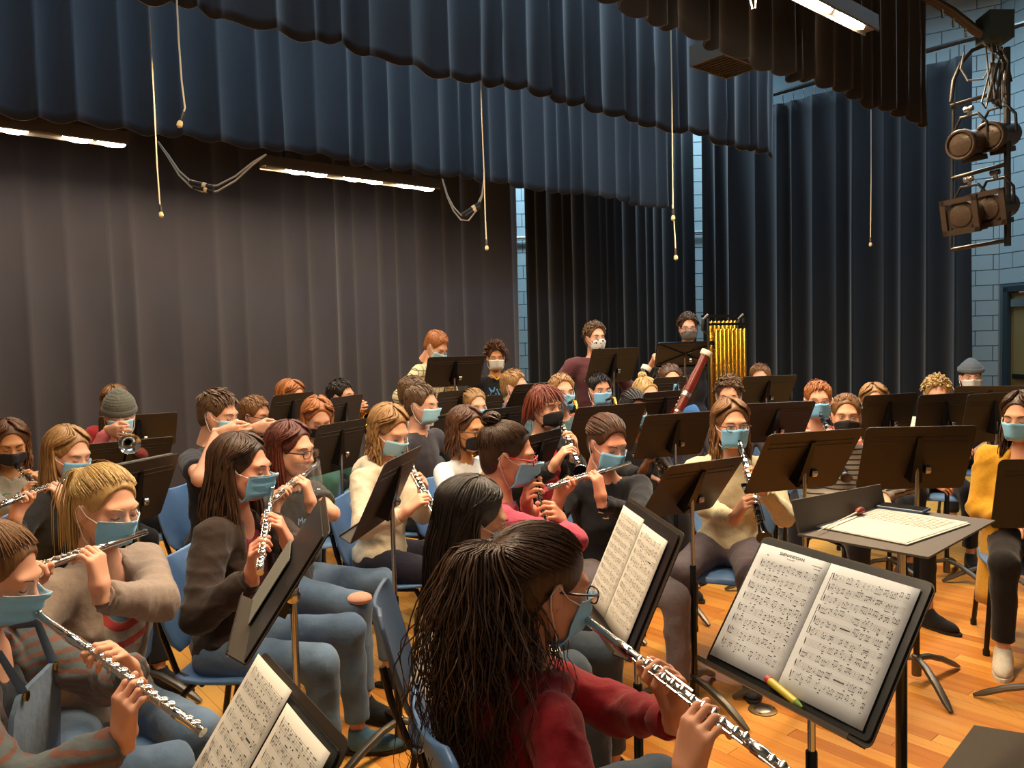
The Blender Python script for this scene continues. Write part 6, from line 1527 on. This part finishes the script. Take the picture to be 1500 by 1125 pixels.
q = MB(); q.tube([np.array([ctr[0], ctr[1], .05]), np.array([ctr[0], ctr[1], zc-.35])], .017, 12); q.build('outer_pole', M_blackg, cs)
q = MB(); q.tube([np.array([ctr[0], ctr[1], zc-.4]), np.array([ctr[0], ctr[1], zc-.02])], .012, 12); q.build('inner_pole', M_chrome, cs)
q = MB(); q.box(ctr+[0, 0, -.03], (.12, .1, .045), np.stack([cu, cv, [0, 0, 1]], 1)); q.build('bracket', M_blackg, cs, smooth=False)
g = np.array([ctr[0], ctr[1], 0]); q = MB(); q.tube([g+[0, 0, .0], g+[0, 0, .14]], .024, 14); q.build('hub', M_base, cs)
for a in (-40, 80, 200):
    dv = azv(a); q = MB(); q.tube([g+dv*.015+[0, 0, .12], g+dv*.1+[0, 0, .11], g+dv*.2+[0, 0, .075], g+dv*.29+[0, 0, .03], g+dv*.34+[0, 0, .01]], [.013, .015, .017, .015, .008], 8, flat=1.5); q.build('leg', M_base, cs)
s0, s1, s3 = atz(1287, 746, zc), atz(1420, 768, zc), atz(1212, 776, zc)
wx = nrm(s1-s0); wy = np.array([wx[1], -wx[0], 0])
if wy@(s3-s0) < 0: wy = -wy
Ws, Hs = np.linalg.norm(s1-s0), abs((s3-s0)@wy)
r_ = empty('conductor_score', tuple(s0), 'open white score lying flat on the conductor stand', 'sheet music')
for i in range(4):
    q = MB(); j = random.Random(i); off = wx*j.uniform(-.006, .006)+wy*j.uniform(-.006, .006)+np.array([0, 0, .001+.0014*i]); q.poly([s0+off, s0+off+wy*Hs, s0+off+wy*Hs+wx*Ws, s0+off+wx*Ws], np.array([0, 0, .0012])); q.build('page', M_paper, r_, smooth=False)
q = MB()
for i in range(9):
    for k in range(14):
        j = random.Random(i*20+k); a = s0+np.array([0, 0, .0075])+wy*Hs*(.08+.045*i)+wx*Ws*(.06+.062*k); q.poly([a, a+wy*.004, a+wy*.004+wx*Ws*.062*j.uniform(.4, .85), a+wx*Ws*.062*j.uniform(.4, .85)], np.array([0, 0, .0002]))
q.build('printed_lines', mat('ink_pale', '#a8a39a', .8), r_, smooth=False)
ph = atz(1323, 744, zc+.012); tag_ = empty('phone', tuple(ph), 'blue-cased phone lying at the back edge of the conductor stand', 'phone')
q = MB(); q.box(ph, (.15, .075, .009), np.stack([cu, cv, [0, 0, 1]], 1)); ob = q.build('case', mat('phone_blue', '#2f4a6e', .35), tag_, smooth=False); bv = ob.modifiers.new('b', 'BEVEL'); bv.width = .003; bv.segments = 2
q = MB(); q.box(ph+[0, 0, .0048], (.138, .066, .001), np.stack([cu, cv, [0, 0, 1]], 1)); q.build('screen', M_blackg, tag_, smooth=False)
b0, b1 = atz(1198, 778, zc+.012), atz(1256, 750, zc+.02)
bt = empty('baton', tuple(b0), 'white conducting baton with red-brown handle beside the score', 'baton')
q = MB(); q.tube([b0, b1], [.0015, .003], 6); q.build('shaft', M_white, bt)
dv = nrm(b1-b0); q = MB(); q.tube([b1-dv*.01, b1+dv*.01, b1+dv*.035, b1+dv*.045], [.004, .012, .011, .004], 10); q.build('handle', mat('baton_red', '#8c3a24', .4), bt)
# ---- podium in the corner --------------------------------------
z0 = .2; p0 = atz(1427, 1062, z0); e1 = nrm(atz(1500, 1074, z0)-p0); e2 = nrm(atz(1380, 1125, z0)-p0)
pd = empty('podium', (p0[0], p0[1], 0), 'corner of the carpeted conductor podium at the bottom right', 'podium')
q = MB(); q.poly([p0, p0+e2*1.0, p0+e2*1.0+e1*1.2, p0+e1*1.2], np.array([0, 0, -.02])); q.build('carpet_top', mat('carpet_grey', '#4d463f', .95, noise=.3, nscale=220, bump=.8, bscale=400), pd, smooth=False)
q = MB(); i_ = (e1+e2)*.01; q.poly([p0+i_-[0, 0, .02], p0+i_+e2*.98-[0, 0, .02], p0+i_+e2*.98+e1*1.18-[0, 0, .02], p0+i_+e1*1.18-[0, 0, .02]], np.array([0, 0, -.18])); q.build('platform', M_black, pd, smooth=False)
# ---- chimes ----------------------------------------------------
Dc = 6.3; c0 = P(1050, 500, Dc); c1 = P(1092, 500, Dc+.25)
ch = empty('tubular_chimes', (c0[0], c0[1], 0), 'rack of golden tubular chimes standing right of the black-hooded person', 'chimes')
zt = P(1070, 478, Dc)[2]; w_ = nrm(np.array([.9, .45, 0])); c0 = P(1047, 500, Dc)
M_gold = mat('chime_gold', '#c9a04a', .22, 1)
nt_ = 7; span = .30
for row in range(2):
    for i in range(nt_+(1-row)):
        b = c0+w_*(.02+span*(i+.5*row)/nt_)+np.array([-w_[1], w_[0], 0])*(.09*row); b[2] = 0
        top_ = zt-.02+.07*row; q = MB(); q.tube([b+[0, 0, .42+.05*i], b+[0, 0, top_-.01], b+[0, 0, top_]], [.017, .017, .012], 14); q.build('chime_tube', M_gold, ch)
for row in range(2):
    b = c0+np.array([-w_[1], w_[0], 0])*(.09*row); b[2] = zt+.02+.07*row; q = MB(); q.box(b+w_*span/2, (span+.1, .03, .02), np.stack([w_, [-w_[1], w_[0], 0], [0, 0, 1]], 1)); q.build('top_bar', M_blackg, ch, smooth=False)
for s in (-.03, span+.05):
    b = c0+w_*s+np.array([-w_[1], w_[0], 0])*.045; q = MB(); q.tube([[b[0], b[1], .08], [b[0], b[1], zt+.07]], .013, 8); q.build('frame_post', M_steel, ch)
    q = MB(); n_ = np.array([-w_[1], w_[0], 0]); q.tube([b-n_*.05+[0, 0, zt-.0], b-n_*.02-w_*.03+[0, 0, zt-.06], b-w_*.015+[0, 0, zt-.1]] if False else [[b[0], b[1], zt+.1], [b[0]-w_[0]*.05, b[1]-w_[1]*.05, zt+.06], [b[0]-w_[0]*.06, b[1]-w_[1]*.06, zt-.02], [b[0], b[1], zt-.06]], .012, 8); q.build('frame_bracket', M_steel, ch)
    q = MB(); q.box([b[0], b[1], .06], (.05, .5, .05), np.stack([w_, n_, [0, 0, 1]], 1)); q.build('foot', M_blackg, ch, smooth=False)
    for e in (-.2, .2): q = MB(); q.sphere(np.array([b[0], b[1], .03])+n_*e, .03, 10, 6); q.build('wheel', M_rubber, ch)
